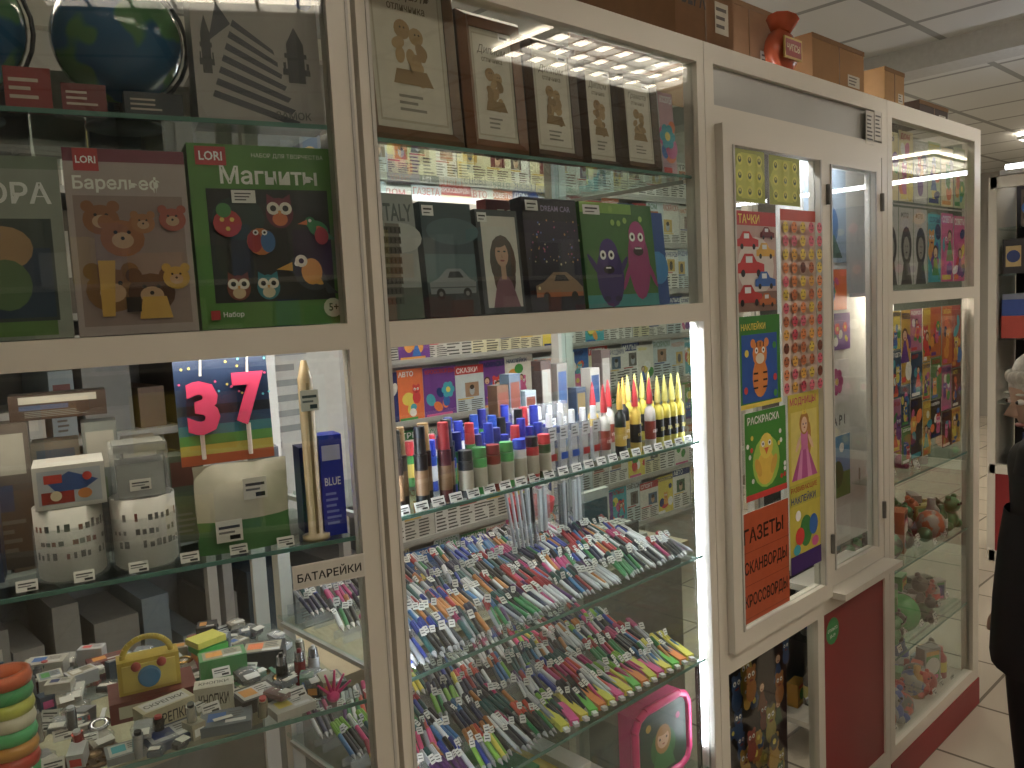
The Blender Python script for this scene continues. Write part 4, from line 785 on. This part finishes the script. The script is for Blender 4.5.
# ================================================================ PERSON
def skin(name,pts,edges,mt,root=0,sub=2,parent=None):
    me=bpy.data.meshes.new(name); me.from_pydata([p[:3] for p in pts],edges,[]); ob=bpy.data.objects.new(name,me); sc.collection.objects.link(ob)
    ob.modifiers.new('s','SKIN'); sv=me.skin_vertices[0].data
    for i,p in enumerate(pts): r=p[3]; sv[i].radius=r if isinstance(r,tuple) else (r,r); sv[i].use_root=(i==root)
    ob.modifiers['s'].use_smooth_shade=True; s=ob.modifiers.new('d','SUBSURF'); s.levels=sub; s.render_levels=sub
    me.materials.append(mt); ob.parent=parent; return ob
wp=empty('woman',(2.475,-.413,0),math.radians(40))
BLKC=m('#0e0e12',.7,var=.3,scale=30); SK=m('#cfa58c',.5,var=.06); HR=m('#cbc7be',.6,var=.35,scale=90)
body=[(0,0,.70,(.15,.12)),(0,0,.86,(.14,.11)),(0,.0,1.0,(.15,.115)),(0,-.01,1.09,(.12,.09)),(0,0,1.145,(.045,.045)),
 (.075,0,.60,.095),(.085,.01,.36,.062),(.085,0,.09,.042),(-.075,0,.60,.095),(-.085,.01,.36,.062),(-.085,0,.09,.042),
 (.165,-.01,1.06,.052),(.20,-.03,.84,.044),(.20,.03,.64,.034),(-.165,-.01,1.06,.052),(-.20,-.03,.84,.044),(-.20,.03,.64,.034)]
skin('coat_and_trousers',body,[(0,1),(1,2),(2,3),(3,4),(0,5),(5,6),(6,7),(0,8),(8,9),(9,10),(3,11),(11,12),(12,13),(3,14),(14,15),(15,16)],BLKC,0,2,wp)
b=MB(); b.lathe([(.165,.52),(.168,.54),(.16,.70),(.145,.86),(.13,.95)],BLKC,Matrix.Diagonal((1,.85,1,1)),24); b.build('coat_skirt',parent=wp)
b=MB()
for s in(-1,1):
    b.ball((s*.085,.04,.035),.05,m('#141414',.4),sx=.85,sy=2.1,sz=.72); b.box(s*.085-.04,s*.085+.04,-.05,.13,0,.012,'#0a0a0a')
b.build('shoes',parent=wp)
for s in (-1,1):
    hx,hy,hz=s*.20,.03,.63
    skin('palm',[(hx,hy,hz,.022),(hx,hy+.004,hz-.035,(.017,.030)),(hx,hy+.008,hz-.07,(.016,.032))],[(0,1),(1,2)],SK,0,2,wp)
    for f,(o,L) in enumerate(((.034,.062),(.016,.072),(-.002,.068),(-.018,.054))):
        skin('finger_%d'%(f+1),[(hx,hy+o,hz-.065,.009),(hx-s*.004,hy+o,hz-.065-L*.5,.0085),(hx-s*.014,hy+o+.004,hz-.065-L*.82,.008),(hx-s*.026,hy+o+.006,hz-.065-L*.98,.007)],[(0,1),(1,2),(2,3)],SK,0,1,wp)
    skin('thumb',[(hx-s*.004,hy+.02,hz-.022,.011),(hx-s*.01,hy+.044,hz-.05,.010),(hx-s*.016,hy+.05,hz-.082,.008)],[(0,1),(1,2)],SK,0,1,wp)
b=MB(); HZ=1.25; HM=Matrix.Translation((0,.02,HZ))@Matrix.Rotation(-.12,4,'X')
b.lathe([(.001,-.108),(.03,-.104),(.048,-.085),(.062,-.05),(.071,0),(.073,.04),(.064,.08),(.04,.103),(.001,.11)],SK,HM@Matrix.Diagonal((1,1.18,1,1)),24)
b.cyl((0,-.02,-.15),(0,-.01,-.06),.045,.042,SK,16,HM)
b.add([(-.012,.08,-.03),(.012,.08,-.03),(0,.112,-.026),(0,.082,.012),(0,.08,-.04)],[(0,2,3),(2,1,3),(0,4,2),(4,1,2)],SK,HM,True)
for s in(-1,1):
    b.ball((s*.028,.077,.006),.011,'#e8e4de',HM,sz=.7); b.ball((s*.028,.086,.006),.005,'#2a1c14',HM); b.ball((s*.03,.078,.026),.016,HR,HM,sz=.2,sy=.6); b.ball((s*.074,-.005,-.005),.018,SK,HM,sx=.4,sz=1.3)
b.ball((0,.074,-.058),.02,'#9a4a44',HM,sz=.3,sy=.5)
b.build('head',parent=wp)
b=MB()
HT=HM@Matrix.Translation((0,-.018,.012))@Matrix.Rotation(.22,4,'X')@Matrix.Diagonal((1,1.2,1,1))
b.lathe([(.082,-.01),(.090,.01),(.090,.04),(.080,.08),(.055,.112),(.028,.125),(.001,.128)],HR,HT,28)
for i in range(30):
    a=math.radians(158+i*224/29); x,y=.080*math.cos(a),.092*math.sin(a)-.018
    for q in (-.055,-.015,.02): b.ball((x,y,q+R.uniform(-.008,.008)),.02,HR,HM,sz=1.5)
for i in range(11): t=(i-5)*.2; b.ball((.07*math.sin(t),.088*math.cos(t)-.012,.058+.01*math.cos(t)+R.uniform(-.003,.003)),.018,HR,HM,sz=1.0,sy=.8)
b.build('hair',parent=wp)
b=MB(); b.lathe([(.095,1.05),(.085,1.11),(.068,1.15),(.06,1.14)],BLKC,None,20); b.build('collar',parent=wp)
# ================================================================ camera + world
cam=bpy.data.cameras.new('camera'); co=bpy.data.objects.new('camera',cam); sc.collection.objects.link(co); sc.camera=co
cam.sensor_width=36; cam.lens=820/1024*36; cam.clip_start=.02
a_=(0.728,0.101,-0.678);n_=(-0.6836,0.0353,-0.7288);u_=(-0.0496,0.9942,0.0946)
co.matrix_world=Matrix(((*a_,0),(*n_,-1),(*u_,1.56),(0,0,0,1)))
w=bpy.data.worlds.new('world'); sc.world=w; w.use_nodes=True; w.node_tree.nodes['Background'].inputs[0].default_value=(.5,.52,.55,1); w.node_tree.nodes['Background'].inputs[1].default_value=.15
sc.view_settings.view_transform='Standard'; sc.view_settings.look='None'
print('verts',sum(len(o.data.vertices) for o in bpy.data.objects if o.type=='MESH'))
